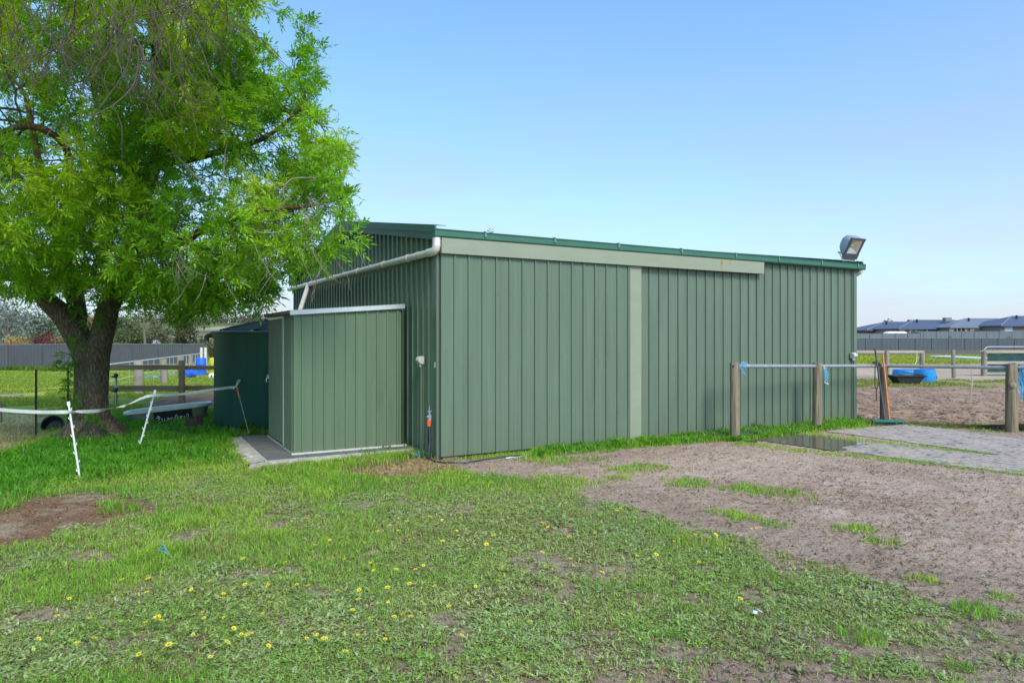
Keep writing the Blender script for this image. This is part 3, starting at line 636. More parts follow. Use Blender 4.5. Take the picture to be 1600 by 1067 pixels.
clear = [(383,932),(430,915),(470,927),(418,935),(465,930),(445,897),(505,895),(578,897),(508,962),(490,1005),(475,1000),(317,993),(146,1028),(47,963),(142,988),(190,930),(232,928),(230,947),(246,988),(245,984),(252,992),(228,993),(198,993),(313,979),(316,979),(330,1008),(365,1000),(378,1013),(356,1023),(327,1053),(370,1055),(262,1037),(218,1045),(495,1018),(478,1020),(480,1041),(508,1017),(385,1017),(390,1014),(525,940),(540,890),(515,865),(492,865),(515,870),(545,863),(548,863),(570,865),(588,903),(605,942),(608,958),(635,985),(630,983),(617,983),(640,978),(667,990),(605,1005),(580,990),(583,910),(620,910),(600,900),(650,905),(663,900),(735,930),(742,938),(700,968),(690,833),(700,832),(715,842),(690,866),(692,866),(705,865),(720,875),(723,1010),(640,860),(620,843),(607,838),(672,826),(805,808),(886,802),(970,804),(963,808),(855,835),(848,832),(890,852),(840,852),(930,848),(1180,846),(1175,843),(1120,854),(1200,866),(1094,895),(1102,907),(1155,960),(890,893),(898,909),(905,898),(1025,888),(995,887),(825,875),(845,880),(880,928),(826,1000),(818,988),(870,925),(943,914),(1052,861),(1085,855),(1000,848),(770,855),(760,870),(790,880),(812,915),(780,925),(765,915),(662,778),(540,763),(590,850),(560,880),(420,960),(350,955),(410,985),(440,950),(480,940),(550,970),(300,940),(280,960),(330,930),(360,920),(405,905),(380,890),(350,985),(300,1010),(420,1030),(450,1050),(540,1040),(560,1010),(600,1030),(520,985),(560,945),(640,930),(680,940),(660,960),(560,960),(150,945),(170,1000),(120,1030),(90,990),(60,1020),(110,955),(200,1045)]
first = None
for i, (px, py) in enumerate(clear):
    p = G(px+random.uniform(-2, 2), py); p.z = hg(p.x, p.y)+random.uniform(.065, .10)
    gq = cover(np.array([p.x]), np.array([p.y]))[0][0]
    o = bpy.data.objects.new('daisy', dm) if first is None else first.copy()
    if first is None:
        first = o; props(o, 'small yellow daisy with a dark eye open in the lawn in front of the shed', 'flower', 'yellow daisies in the lawn')
    COL.objects.link(o); o.location = p; s_ = random.uniform(.42, .82); o.scale = (s_, s_, 1)
    o.rotation_euler = (random.gauss(.05, .28), random.gauss(0, .3), random.uniform(-3, 3)); LOC[o.name] = p
# ================================================================ big shed
def clad(mb, P0, dv, nr, L, z0, topf, pitch=.2, rib=.022, phase=.1, rw=.0115, swage=True):
    """ribbed sheet: trapezoid ribs standing out along nr"""
    pts = [(0, 0)]; s = phase
    while s < L-.03:
        if s > .03:
            if swage and s-pitch*.66 > .02: pts += [(s-pitch*.68, 0), (s-pitch*.66, .0025), (s-pitch*.64, 0), (s-pitch*.36, 0), (s-pitch*.34, .0025), (s-pitch*.32, 0)]
            pts += [(s-rw, 0), (s-rw*.8, rib), (s+rw*.8, rib), (s+rw, 0)]
        s += pitch
    pts += [(L, 0)]
    vs = []; fs = []
    for s, d in pts:
        b = P0+dv*s+nr*d
        zt = topf(s)
        vs += [Vector((b.x, b.y, z0)), Vector((b.x, b.y, zt))]
    for i in range(len(pts)-1): fs.append((2*i, 2*i+2, 2*i+3, 2*i+1))
    mb.add(vs, fs)
def screws(mb, P0, dv, nr, L, heights, pitch, phase, r=.008, off=.001):
    s = phase
    while s < L-.03:
        for h in heights:
            if s > .05:
                c = P0+dv*(s+.035)+nr*off; mb.box((c.x, c.y, h), (r*2, .008, r*2), (dv, nr, Z3))
        s += pitch
M['clip'] = mat('gutter_clip_green', (.10, .25, .18), .5, .1, 10)
LW, GW, EH, RH = 8.67, 9.0, 2.93, 3.645
shed = thing('farm_shed', 'large sage green steel shed with a sliding door and shallow gable roof', 'shed', S(0, 0))
def gtop(s): return EH+(RH-EH)*(1-abs(s-GW/2)/(GW/2))
mb = MB()
clad(mb, S(0, 0), U3, -V3, LW, -.05, lambda s: EH, .2, .021, .14); screws(mb, S(0, 0), U3, -V3, LW, (.45, 1.3, 2.15), .2, .14)
clad(mb, S(LW, 0), V3, U3, GW, -.05, gtop); clad(mb, S(LW, GW), -U3, V3, LW, -.05, lambda s: EH)
obj('wall', mb, M['clad'], shed)
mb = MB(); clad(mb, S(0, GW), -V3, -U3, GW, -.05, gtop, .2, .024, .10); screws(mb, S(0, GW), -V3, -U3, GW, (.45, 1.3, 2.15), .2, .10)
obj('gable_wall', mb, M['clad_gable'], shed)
# corner flashings
mb = MB(); mb.box(S(LW-.045, -.013, 1.44), (.09, .026, 2.94), (U3, V3, Z3)); mb.box(S(LW+.010, .0345, 1.44), (.022, .09, 2.94), (U3, V3, Z3)); obj('corner_flashing', mb, M['clad'], shed)
obj('corner_flashing', MB().box(S(-.014, .035, 1.44), (.028, .075, 2.94), (U3, V3, Z3)), M['clad'], shed)
# roof: two ribbed slopes, ridge cap, barge cappings
ov = .07
def roof_pt(u, v, dz=0): return S(u, v, EH+.05+(RH-EH)*(1-abs(v-GW/2)/(GW/2))+dz)
mb = MB()
for side in (0, 1):
    va, vb = (-.10, GW/2) if side == 0 else (GW+.10, GW/2)
    us = [-ov]; ds = [0]; s = .05
    while s < LW: us += [s-.02, s-.011, s+.011, s+.02]; ds += [0, .022, .022, 0]; s += .2
    us.append(LW+ov); ds.append(0); b = len(mb.v); vs = []; fs = []
    for u, d in zip(us, ds): vs += [roof_pt(u, va, d), roof_pt(u, vb, d)]
    for i in range(len(us)-1): fs.append((2*i, 2*i+2, 2*i+3, 2*i+1))
    mb.add(vs, fs)
obj('roof', mb, M['roof'], shed)
mb = MB()
for sgn in (-1, 1): mb.add([roof_pt(-ov, GW/2, .04), roof_pt(LW+ov, GW/2, .04), roof_pt(LW+ov, GW/2+sgn*.17, .027), roof_pt(-ov, GW/2+sgn*.17, .027)], [(0, 1, 2, 3)])
obj('ridge_cap', mb, M['roof'], shed)
for ue, sg in ((-ov, -1), (LW+ov, 1)):
    mb = MB()
    for va, vb in ((-.10, GW/2), (GW/2, GW+.10)):
        p = [roof_pt(ue, va, .03), roof_pt(ue, vb, .03)]; o = -U3*.022*(-sg)
        # folded capping: top flange, fascia with a step, drip lip
        for (z1, z2, dd) in ((.035, -.055, .026), (-.055, -.15, .012)):
            q = [a+Z3*zz for a in p for zz in (z1, z2)]; mb.prism([q[0], q[2], q[3], q[1]], U3*sg*dd)
        mb.prism([p[0]+Z3*.036, p[1]+Z3*.036, p[1]+Z3*.044, p[0]+Z3*.044], -U3*sg*.13)
    obj('barge_capping', mb, M['gutter'], shed)
# gutter on the long wall: quad profile with rolled lip, hung on clips
gp = [(-.005, .0), (-.105, .0), (-.125, .02), (-.125, .085), (-.135, .105), (-.122, .112), (-.110, .09), (-.110, .022), (-.02, .015), (-.005, .10)]
mb = MB(); z0 = EH-.055
mb.prism([S(-.10, v, z0+z) for v, z in gp], U3*(LW+.22)); mb.prism([S(-.103, v, z0+z) for v, z in [(0, 0), (-.125, 0), (-.135, .105), (0, .105)]], U3*.006)
mb.prism([S(LW+.117, v, z0+z) for v, z in [(0, 0), (-.125, 0), (-.135, .105), (0, .105)]], U3*.006)
obj('gutter', mb, M['gutter'], shed)
for u in (.62, 1.72, 2.85, 4.1, 5.3, 6.35, 7.5, 8.55):
    mb = MB(); mb.box(S(u, -.137, z0+.075), (.03, .006, .055), (U3, V3, Z3)); mb.box(S(u, -.07, z0+.118), (.03, .14, .006), (U3, V3, Z3)); obj('gutter_clip', mb, M['clip'], shed)
mb = MB(); mb.box(S(LW/2, -.001-.02, 0), (.01, .01, .01)); 
mb = MB(); mb.tube([S(LW+.07, -.06, z0+.01), S(LW+.07, -.06, z0-.03), S(LW+.07, .02, z0-.07), S(LW+.07, .25, z0-.10)], .045, 12); obj('downpipe', mb, M['pvc'], shed, smooth=True)
mb = MB(); clad(mb, S(.0, GW), U3, V3, .01, 0, lambda s: .1)
# rear gutter end, seen past the far corner of the gable
mb = MB(); mb.prism([S(-.10, GW-v, z0+z) for v, z in gp], U3*(LW+.22)); obj('gutter', mb, M['gutter'], shed)
# sliding door, track cover, pale jamb
door = obj('sliding_door', MB().box(S(1.565, -.058, 1.405), (3.10, .004, 2.71), (U3, V3, Z3)), M['door'], shed)
mb = MB(); clad(mb, S(.012, -.062), U3, -V3, 3.10, .045, lambda s: 2.76, .2055, .021, .185); screws(mb, S(.012, -.062), U3, -V3, 3.1, (.47, 1.33, 2.17), .2055, .185)
obj('door_sheet', mb, M['door'], door)
mb = MB()
for u in (.012, 3.112-.03): mb.box(S(u+.015, -.045, 1.40), (.03, .036, 2.71), (U3, V3, Z3))
mb.box(S(1.56, -.04, .052), (3.04, .03, .03), (U3, V3, Z3)); obj('door_frame', mb, M['door'], door)
mb = MB(); mb.box(S(3.0, -.0525, 2.8725), (5.99, .104, .005), (U3, V3, Z3)); mb.box(S(3.0, -.108, 2.775), (6.0, .006, .2), (U3, V3, Z3)); mb.box(S(6.003, -.055, 2.775), (.006, .11, .2), (U3, V3, Z3)); mb.box(S(.003, -.055, 2.775), (.006, .10, .2), (U3, V3, Z3))
obj('track_cover', mb, M['pale'], shed, bevel=.003)
mb = MB()
for u, h, w in ((4.98, .16, .018), (5.19, .09, .014), (5.0, .09, .03)): mb.box(S(u, -.1125, 2.875-h/2-.002), (w, .002, h), (U3, V3, Z3))
obj('rust_streak', mb, M['rust'], shed)
mb = MB(); mb.box(S(3.225, -.03, 1.33), (.23, .06, 2.70), (U3, V3, Z3)); mb.box(S(3.118, -.066, 1.33), (.014, .012, 2.70), (U3, V3, Z3)); obj('door_jamb', mb, M['pale'], shed, bevel=.003)
mb = MB(); mb.box(S(1.6, .03, .02), (3.2, .1, .06), (U3, V3, Z3)); obj('door_sill', mb, M['timber_dark'], shed)
# gable pipework: collects the gutter and runs along the gable wall
pz = 2.70
mb = MB()
pts = [S(-.055, -.065, z0+.0), S(-.055, -.065, z0-.11)]
mb.tube(pts, .052, 16)
el = [S(-.055, -.065, z0-.10), S(-.058, -.055, pz+.035), S(-.065, -.02, pz+.008), S(-.075, .05, pz), S(-.075, .10, pz)]
mb.tube(el, [.052, .054, .056, .056, .056], 16)
mb.tube([S(-.075, .08, pz), S(-.085, 9.12, pz+.06)], .048, 16)
for v in (.12, .9, 1.95, 3.3, 4.9, 6.75, 7.3): zc = pz+.06*v/9.1; mb.tube([S(-.0755-.001*v, v-.035, zc), S(-.0755-.001*v, v+.035, zc+.0005)], .055, 16)
pipe = obj('rainwater_pipe', mb, M['pvc'], shed, smooth=True)
mb = MB(); mb.tube([S(-.085, 7.02, pz+.045), S(-.62, 5.75, 1.86), S(-.75, 5.4, 1.80)], .046, 16); mb.tube([S(-.085, 7.02, pz+.045), S(-.098, 6.965, pz-.06)], .054, 16)
obj('branch_pipe', mb, M['pvc'], pipe, smooth=True)
mb = MB()
for v in (.5, 2.6, 4.2, 5.9, 8.2): mb.tube([S(-.0755, v, pz+.007*v)+U3*(.053*math.cos(a))+Z3*(.053*math.sin(a)) for a in np.linspace(0, 6.283, 17)], .004, 6)
obj('pipe_saddle', mb, M['galv'], pipe)
mb = MB(); mb.tube([S(-.02, 6.7, 1.95), S(-.15, 6.6, 1.99), S(-.3, 6.3, 1.92), S(-.35, 6.1, 1.86)], .008, 6); obj('cable', mb, M['black'], shed)
# floodlight on the gutter edge
bse = S(8.42, -.06, EH+.09)
fl = thing('floodlight', 'grey floodlight tilted on the far end of the shed gutter', 'floodlight', bse)
e1 = Vector((.359, .177, 0)).normalized(); e2 = Vector((.094, -.191, .375)).normalized(); nn = e1.cross(e2).normalized(); e2 = nn.cross(e1)
fc = bse+Vector((.055, -.02, .235)); FW, FH = .40, .44
mb = MB()
secs = [(0, 1, 1), (.05, 1, 1), (.12, .95, .90), (.18, .86, .70), (.215, .7, .42)]
vs = []; 
for d, sx, sy in secs:
    for k in range(16):
        a = 2*math.pi*(k+.5)/16; cx, cy = math.cos(a), math.sin(a); q = max(abs(cx), abs(cy))**.75
        vs.append(fc-nn*(d+.012)+e1*(cx/q*FW/2*sx*.96)+e2*(cy/q*FH/2*sy*.96+(.06*d/.19)))
fs = [(i*16+k, i*16+(k+1) % 16, (i+1)*16+(k+1) % 16, (i+1)*16+k) for i in range(4) for k in range(16)]+[tuple(4*16+k for k in range(16))]
mb.add(vs, fs); obj('housing', mb, M['galv'], fl, smooth=True)
mb = MB(); t = .055
mb.box(fc+e1*(FW/2-t/2), (t*.7, FH, .03), (e1, e2, nn)); mb.box(fc-e1*(FW/2-t/2), (t*.7, FH, .03), (e1, e2, nn)); mb.box(fc+e2*(FH/2-.02), (FW, .04, .031), (e1, e2, nn)); mb.box(fc-e2*(FH/2-.065), (FW, .13, .031), (e1, e2, nn))
obj('front_frame', mb, mat('flood_grey', (.09, .09, .10), .45, .1, 10), fl, bevel=.003)
mb = MB(); g0 = .12; c = fc-nn*.004
w2, hT, hB = FW/2-.045, FH/2-.04, -(FH/2-.13)
q = [c+e1*-w2+e2*hB, c+e1*w2+e2*hB, c+e1*w2+e2*hT, c+e1*-w2+e2*hT]; ctr = [c-nn*.09+e1*-w2*.4+e2*(hB+.08), c-nn*.09+e1*w2*.4+e2*(hB+.08), c-nn*.09+e1*w2*.4+e2*(hT-.08), c-nn*.09+e1*-w2*.4+e2*(hT-.08)]
mb.add(q+ctr, [(0, 1, 5, 4), (1, 2, 6, 5), (2, 3, 7, 6), (3, 0, 4, 7), (4, 5, 6, 7)]); obj('reflector', mb, mat('reflector_metal', (.75, .70, .62), .3, .1, 12, metal=.85), fl)
mb = MB(); mb.tube([ctr[0]+nn*.03+e2*.05+e1*.05, ctr[3]+nn*.03-e2*.0+e1*.05], .022, 10); obj('bulb', mb, mat('lamp_glass', (.75, .72, .62), .2, .05, 10), fl, smooth=True)
mb = MB()
pL = fc-nn*.10-e1*(FW/2+.012)-e2*.12; pR = fc-nn*.10+e1*(FW/2+.012)-e2*.12
bL = bse-e1*(FW/2-.02)+Vector((0, .03, .012)); bR = bse+e1*(FW/2-.02)+Vector((0, .03, .012))
mb.bar(pL, bL, .03, .006); mb.bar(pR, bR, .03, .006); mb.bar(bL, bR, .03, .006); mb.tube([pL-e1*.02, pL+e1*.03], .018, 8); mb.tube([pR-e1*.03, pR+e1*.02], .018, 8)
mb.tube([bse+Vector((-.05, .02, .0)), bse+Vector((-.09, .0, .03)), bse+Vector((-.13, 0, 0)), bse+Vector((-.12, -.06, -.1))], .006, 6)
obj('mounting_bracket', mb, M['galv'], fl)
# power points
def outlet(name, base, nrm, dv, label, conduit=None):
    t = thing(name, label, 'power outlet', base)
    mb = MB(); mb.prism([base+nrm*a+Z3*b-dv*.055 for a, b in [(0, -.05), (0, .055), (.045, .055), (.085, .03), (.085, -.012), (.05, -.05)]], dv*.11); obj('housing', mb, M['offwhite'], t, bevel=.004)
    mb = MB(); mb.box(base+nrm*.0875+Z3*.012-dv*.02, (.03, .004, .018), (dv, nrm, Z3)); mb.box(base+nrm*.0875+Z3*.012+dv*.025, (.03, .004, .018), (dv, nrm, Z3)); obj('switch', mb, M['white'], t)
    mb = MB(); mb.tube([base+nrm*.025+Z3*-.05, base+nrm*.025+Z3*-.085], .018, 10)
    mb.tube([base+nrm*.035+Z3*-.04, base+nrm*.04+Z3*-.09+dv*.01], .016, 8); obj('conduit_socket', mb, M['offwhite'], t)
    if conduit: mb = MB(); mb.tube([base+nrm*.025+Z3*-.08, Vector((base.x, base.y, .02))+nrm*.025], .0125, 10); obj('conduit', mb, M['clad_gable'], t, smooth=True)
outlet('power_outlet', S(8.52, -.024, 1.24), -V3, U3, 'grey weatherproof power outlet on the long shed wall by its far corner')
t0 = .50
outlet('power_outlet', S(-.026, .475, 1.28), -U3, -V3, 'grey weatherproof power outlet with a conduit below it on the gable wall', True)
mb = MB(); mb.prism([S(-.027, .04, 1.20), S(-.027, .075, 1.19), S(-.027, .08, 1.22), S(-.027, .06, 1.225), S(-.027, .065, 1.26), S(-.027, .035, 1.27)], -U3*.004)
obj('paint_flake', mb, M['white'], None, label='white scrap of tape stuck to the gable wall near its corner', cat='tape scrap')
# tap riser with hose
tp = S(-.10, .06)
tap = thing('garden_tap', 'black tap riser with an orange hose connector at the shed corner', 'tap', tp)
mb = MB(); mb.tube([tp, tp+Z3*.50], .019, 10); mb.box(tp+Z3*.26, (.05, .04, .025)); obj('riser', mb, M['black'], tap, smooth=True)
mb = MB(); mb.tube([tp+Z3*.50, tp+Z3*.58], .024, 10); mb.tube([tp+Z3*.56+Vector((-.03, -.03, 0)), tp+Z3*.56+Vector((.02, .02, 0))], .014, 8); mb.tube([tp+Z3*.58, tp+Z3*.62], .012, 8); mb.box(tp+Z3*.63, (.05, .014, .014)); mb.tube([tp+Z3*.63, tp+Z3*.70], .006, 8); obj('tap_body', mb, M['galv'], tap, smooth=True)
mb = MB(); mb.tube([tp+Vector((-.005, -.028, .44)), tp+Vector((-.005, -.03, .52))], .026, 12); obj('hose_connector', mb, M['orange'], tap, smooth=True)
mb = MB(); mb.tube([tp+Vector((-.035, -.015, .46)), tp+Vector((-.04, -.03, .25)), tp+Vector((-.045, -.03, .05))], .012, 8); obj('inlet_pipe', mb, M['hose'], tap, smooth=True)
def ghose(name, pts, r, m, label, cat, lift=0.0, n=8, wob=0):
    P = []
    for i in range(len(pts)-1):
        for t in np.linspace(0, 1, n, endpoint=False):
            a = Vector(pts[max(i-1, 0)]); b = Vector(pts[i]); c_ = Vector(pts[i+1]); d = Vector(pts[min(i+2, len(pts)-1)])
            P.append(.5*((2*b)+(c_-a)*t+(2*a-5*b+4*c_-d)*t*t+(3*b-a-3*c_+d)*t**3))
    P.append(Vector(pts[-1]))
    for p in P:
        if p.z < .02: p.z = hg(p.x, p.y)+r+lift
    mb = MB(); mb.tube(P, r, 8); return obj(name, mb, m, None, loc=P[0], smooth=True, label=label, cat=cat)
tz = Vector((tp.x, tp.y-.03, .44))
ghose('garden_hose', [tz, tz+Vector((.01, -.03, -.2)), tz+Vector((-.01, -.06, -.42)), G(668, 714), G(675, 720), G(690, 723), G(720, 724), G(760, 719), G(800, 715), G(812, 713)], .012, M['hose'], 'black garden hose running from the tap along the foot of the sliding door', 'hose')
ghose('hose_end', [G(790, 718), G(812, 716), G(835, 711)], .013, M['galv'], 'pale pipe end lying on the soil below the sliding door', 'pipe')
ghose('rope', [G(905, 704), G(940, 699), G(985, 689), G(998, 686)], .009, M['hose_pale'], 'pale yellow rope lying in the grass below the pale door jamb', 'rope')
ghose('garden_hose', [G(1092, 683), G(1110, 677), G(1124, 674), G(1118, 680), G(1100, 684), G(1130, 684), G(1170, 682), G(1210, 675), G(1245, 671), G(1215, 672), G(1165, 680), G(1120, 682)], .018, M['hose'], 'dark garden hose coiled in the grass behind the first hitching post', 'hose', .03)
ghose('electrical_cord', [G(1200, 675), G(1235, 668), G(1262, 664), G(1275, 659), G(1290, 658)], .012, M['hose_pale'], 'pale cord lying in the grass along the long shed wall', 'cord', .01)
def crumple(name, c, r, m, label, cat, n=9):
    mb = MB()
    for k in range(n):
        a = Vector((random.gauss(0, r*.6), random.gauss(0, r*.5), abs(random.gauss(0, r*.4))+.01))+c; d1_ = Vector((random.uniform(-1, 1), random.uniform(-1, 1), random.uniform(-.3, .6))).normalized()*r*.6; d2_ = d1_.cross(Vector((random.random(), random.random(), 1))).normalized()*r*.35
        mb.prism([a-d1_-d2_, a+d1_-d2_*.6, a+d1_*.8+d2_, a-d1_*.7+d2_*1.2], d1_.cross(d2_).normalized()*.003)
    return obj(name, mb, m, None, loc=c, label=label, cat=cat)
p = G(652, 714); crumple('cloth', p, .075, M['twine'], 'crumpled blue cloth on the ground beside the tap', 'cloth', 14)
p = GH(262, 872); crumple('plastic_scrap', p+Z3*.03, .05, M['twine'], 'pale blue plastic scrap lying in the lawn', 'litter', 5)
p = GH(1183, 967); crumple('paper_scrap', p+Z3*.02, .03, M['white'], 'small white scrap lying in the lawn', 'litter', 4)
p = GH(720, 713)
mb = MB(); mb.box(Vector((G(702, 716).x, G(702, 716).y, .015)), (.22, .09, .03), (U3, V3, Z3)); obj('brick', mb, M['bricktan'], None, loc=G(702, 716), label='orange brown brick lying at the foot of the shed corner', cat='brick', bevel=.004)

# ================================================================ garden shed on its paving
gu0, gu1, gv0, gv1, pz0 = -1.63, -.17, .95, 2.80, .06
gs = thing('garden_shed', 'small green steel garden shed standing against the gable wall of the big shed', 'garden shed', S(gu0, gv0, pz0))
def lean(u): return pz0+1.86+.11*(u-gu0)/(gu1-gu0)
mb = MB(); clad(mb, S(gu0, gv0), U3, -V3, gu1-gu0, pz0+.012, lambda s: lean(gu0+s), .145, .016, .10, .014, False)
clad(mb, S(gu1, gv0), V3, U3, gv1-gv0, pz0+.012, lambda s: lean(gu1), .145, .01, .1, .016, False); clad(mb, S(gu1, gv1), -U3, V3, gu1-gu0, pz0+.012, lambda s: lean(gu1-s), .145, .01, .1, .016, False)
dv0 = 1.55                                 # the side holding the door
clad(mb, S(gu0, dv0), -V3, -U3, dv0-gv0, pz0+.012, lambda s: lean(gu0), .115, .024, .06, .022, False)
mb.box(S(gu0+.005, gv0+(gv1-gv0)/2+.3, pz0+1.83), (.02, gv1-dv0, .06), (U3, V3, Z3)); mb.box(S(gu0+.005, gv1-.02, pz0+.95), (.02, .04, 1.84), (U3, V3, Z3))
obj('wall', mb, M['garden_shed'], gs)
dr = obj('door', MB().box(S(gu0+.006, (dv0+gv1-.04)/2, pz0+.925), (.012, gv1-.04-dv0-.01, 1.75), (U3, V3, Z3)), M['garden_shed'], gs)
mb = MB(); clad(mb, S(gu0-.002, gv1-.05), -V3, -U3, gv1-.06-dv0, pz0+.05, lambda s: pz0+1.79, .125, .024, .08, .024, False); obj('door_sheet', mb, M['garden_shed'], dr)
mb = MB(); mb.box(S(gu0-.018, dv0+.006, pz0+.93), (.03, .034, 1.78), (U3, V3, Z3)); mb.box(S(gu0-.008, (dv0+gv1)/2, pz0+1.81), (.02, gv1-dv0, .03), (U3, V3, Z3)); obj('door_trim', mb, M['alu'], dr)
mb = MB(); mb.box(S(gu0-.03, gv1-.1, pz0+.93), (.03, .08, .055), (U3, V3, Z3)); mb.tube([S(gu0-.05, gv1-.1, pz0+.91), S(gu0-.06, gv1-.1, pz0+.86), S(gu0-.05, gv1-.13, pz0+.85)], .008, 6); obj('latch', mb, M['alu'], dr)
mb = MB()
mb.prism([S(gu0-.06, gv0-.03, lean(gu0-.06)+.005), S(gu1+.04, gv0-.03, lean(gu1+.04)+.005), S(gu1+.04, gv0-.03, lean(gu1+.04)+.022), S(gu0-.06, gv0-.03, lean(gu0-.06)+.022)], V3*(gv1-gv0+.06))
obj('roof', mb, M['garden_shed'], gs)
mb = MB(); mb.prism([S(gu0-.062, gv0-.045, lean(gu0-.06)-.035), S(gu1+.045, gv0-.045, lean(gu1+.04)-.035), S(gu1+.045, gv0-.045, lean(gu1+.04)+.026), S(gu0-.062, gv0-.045, lean(gu0-.06)+.026)], V3*.014)
mb.prism([S(gu0-.062, gv0-.045, lean(gu0-.06)+.023), S(gu1+.045, gv0-.045, lean(gu1+.04)+.023), S(gu1+.045, gv0-.045, lean(gu1+.04)+.029), S(gu0-.062, gv0-.045, lean(gu0-.06)+.029)], V3*.06)
obj('roof_flashing', mb, M['alu'], gs)
mb = MB(); mb.box(S(gu0-.062, (gv0+gv1)/2, lean(gu0)+.0), (.02, gv1-gv0+.06, .045), (U3, V3, Z3)); obj('fascia', mb, M['timber_grey'], gs)
mb = MB(); mb.box(S((gu0+gu1)/2+.02, gv0-.012, pz0+.010), (gu1-gu0+.12, .028, .022), (U3, V3, Z3)); mb.box(S(gu0-.012, (gv0+gv1)/2, pz0+.010), (.028, gv1-gv0, .022), (U3, V3, Z3)); obj('base_channel', mb, M['offwhite'], gs)
mb = MB(); mb.box(S(gu1-.012, gv0-.004, pz0+.95), (.03, .02, 1.85), (U3, V3, Z3)); obj('corner_trim', mb, M['garden_shed'], gs); obj('corner_trim', MB().box(S(gu0+.004, gv0-.004, pz0+.92), (.03, .024, 1.80), (U3, V3, Z3)), M['garden_shed'], gs)
# paving under it: individual slabs in one paved sheet plus a rough concrete kerb
mb = MB()
for i in range(4):
    for j in range(4):
        u = -2.0+.5*i+.25; v = .72+.6*j+.3
        if u < .0: mb.box(S(u, v, .028), (.492, .592, .056), (U3, V3, Z3))
obj('pavement', mb, M['paver'], None, loc=S(-1, 1), bevel=.006, kind='structure')
mb = MB()
def rough(a, b, w, nseg, outv):
    vs = []; fs = []; d = (b-a)
    for i in range(nseg+1):
        p = a+d*(i/nseg); k = 1+random.uniform(-.4, .35)
        vs += [p+Z3*.052, p+outv*w*.35*k+Z3*(.056+random.uniform(-.014, .01)), p+outv*w*k*.75+Z3*(.035+random.uniform(-.012, .012)), p+outv*w*k+Z3*-.03]
    for i in range(nseg):
        for j in range(3): fs.append((i*4+j, (i+1)*4+j, (i+1)*4+j+1, i*4+j+1))
    mb.add(vs, fs)
rough(S(-2.0, 3.1), S(-2.0, .70), .28, 34, (-U3-V3*.2).normalized()); rough(S(-2.05, .72), S(-.1, .72), .17, 30, -V3)
mb.add([S(-2.0, .72, .052), S(-2.22, .62, .04), S(-2.30, .42, -.02), S(-2.0, .44, .045), S(-1.96, .40, -.02)], [(0, 1, 3), (1, 2, 4, 3)])
obj('kerb', mb, M['stone'], None, loc=S(-2, .7), kind='structure')

# ================================================================ water tank
TR = 1.05; tc_ = S(-1.17, 4.75)
tk = thing('water_tank', 'dark green round plastic water tank behind the garden shed', 'water tank', tc_)
mb = MB(); mb.lathe(tc_, [(TR-.02, 0), (TR, .03), (TR, 1.55), (TR+.03, 1.60), (TR+.03, 1.64)], 64); obj('barrel', mb, M['tank'], tk, smooth=True)
mb = MB(); mb.lathe(tc_, [(TR+.03, 1.64), (TR+.055, 1.65), (TR+.06, 1.685), (TR+.02, 1.70), (TR-.06, 1.70)], 64); obj('rim', mb, M['tank'], tk, smooth=True)
mb = MB(); n = 48; vs = []
prof = [(TR-.04, 1.695), (TR*.75, 1.755), (TR*.5, 1.81), (TR*.28, 1.86), (.22, 1.88), (.21, 1.92)]
for r, z in prof:
    for k in range(n):
        a = 2*math.pi*k/n; rr = max(0, math.cos(a*8))**6*.035*(1 if r > .25 else 0); vs.append(tc_+Vector((r*math.cos(a), r*math.sin(a), z+rr)))
fs = [(i*n+k, i*n+(k+1) % n, (i+1)*n+(k+1) % n, (i+1)*n+k) for i in range(len(prof)-1) for k in range(n)]+[tuple((len(prof)-1)*n+k for k in range(n))]
mb.add(vs, fs); obj('roof', mb, M['tank_roof'], tk)
el0 = tc_+Vector((-TR*.94, -TR*.34, 1.625)); mb = MB(); od = Vector((-.94, -.34, 0)).normalized()
mb.tube([el0, el0+od*.05, el0+od*.10+Z3*-.012, el0+od*.12+Z3*-.04, el0+od*.12+Z3*-.08], .042, 14); mb.tube([el0+od*.12+Z3*-.06, el0+od*.12+Z3*-.10], .048, 14); obj('overflow_elbow', mb, mat('grey_pvc', (.13, .14, .14), .5, .1, 8), tk, smooth=True)

# ================================================================ left: bath, stump, feed tub, tape fence
def wset(p, q, n): return [p+(q-p)*(i/(n-1)) for i in range(n)]
bL = W(186, 647, 12.35); bR = W(327, 631, 12.75); ax = (bR-bL); BLn = ax.length; ax.normalize(); ay = Vector((-ax.y, ax.x, 0)).normalized(); az = ax.cross(ay); bc = (bL+bR)/2+ay*.33
bt = thing('bathtub', 'old white enamel bathtub with hand lettering on its black painted side in the grass', 'bathtub', Vector((bc.x, bc.y, 0)))
def oval(L_, Wd, z, k=40, e=3.2):
    out = []
    for i in range(k):
        a = 2*math.pi*i/k; c_, s_ = math.cos(a), math.sin(a)
        out.append(bc+ax*(L_/2*math.copysign(abs(c_)**(2/e), c_))+ay*(Wd/2*math.copysign(abs(s_)**(2/e), s_))+az*z)
    return out
mb = MB(); k = 40; R_ = [oval(BLn-.03, .66, -.045), oval(BLn, .69, -.035), oval(BLn, .69, .0), oval(BLn-.04, .66, .016), oval(BLn-.16, .54, .005), oval(BLn-.30, .42, -.25), oval(BLn-.5, .3, -.31)]
mb.add([v for r in R_ for v in r], [(i*k+j, i*k+(j+1) % k, (i+1)*k+(j+1) % k, (i+1)*k+j) for i in range(len(R_)-1) for j in range(k)]+[tuple((len(R_)-1)*k+j for j in range(k))])
obj('rim', mb, M['bath_white'], bt, smooth=True)
mb = MB(); R_ = [oval(BLn-.14, .60, -.04), oval(BLn-.22, .56, -.15), oval(BLn-.34, .48, -.32), oval(BLn-.42, .42, -.42)]
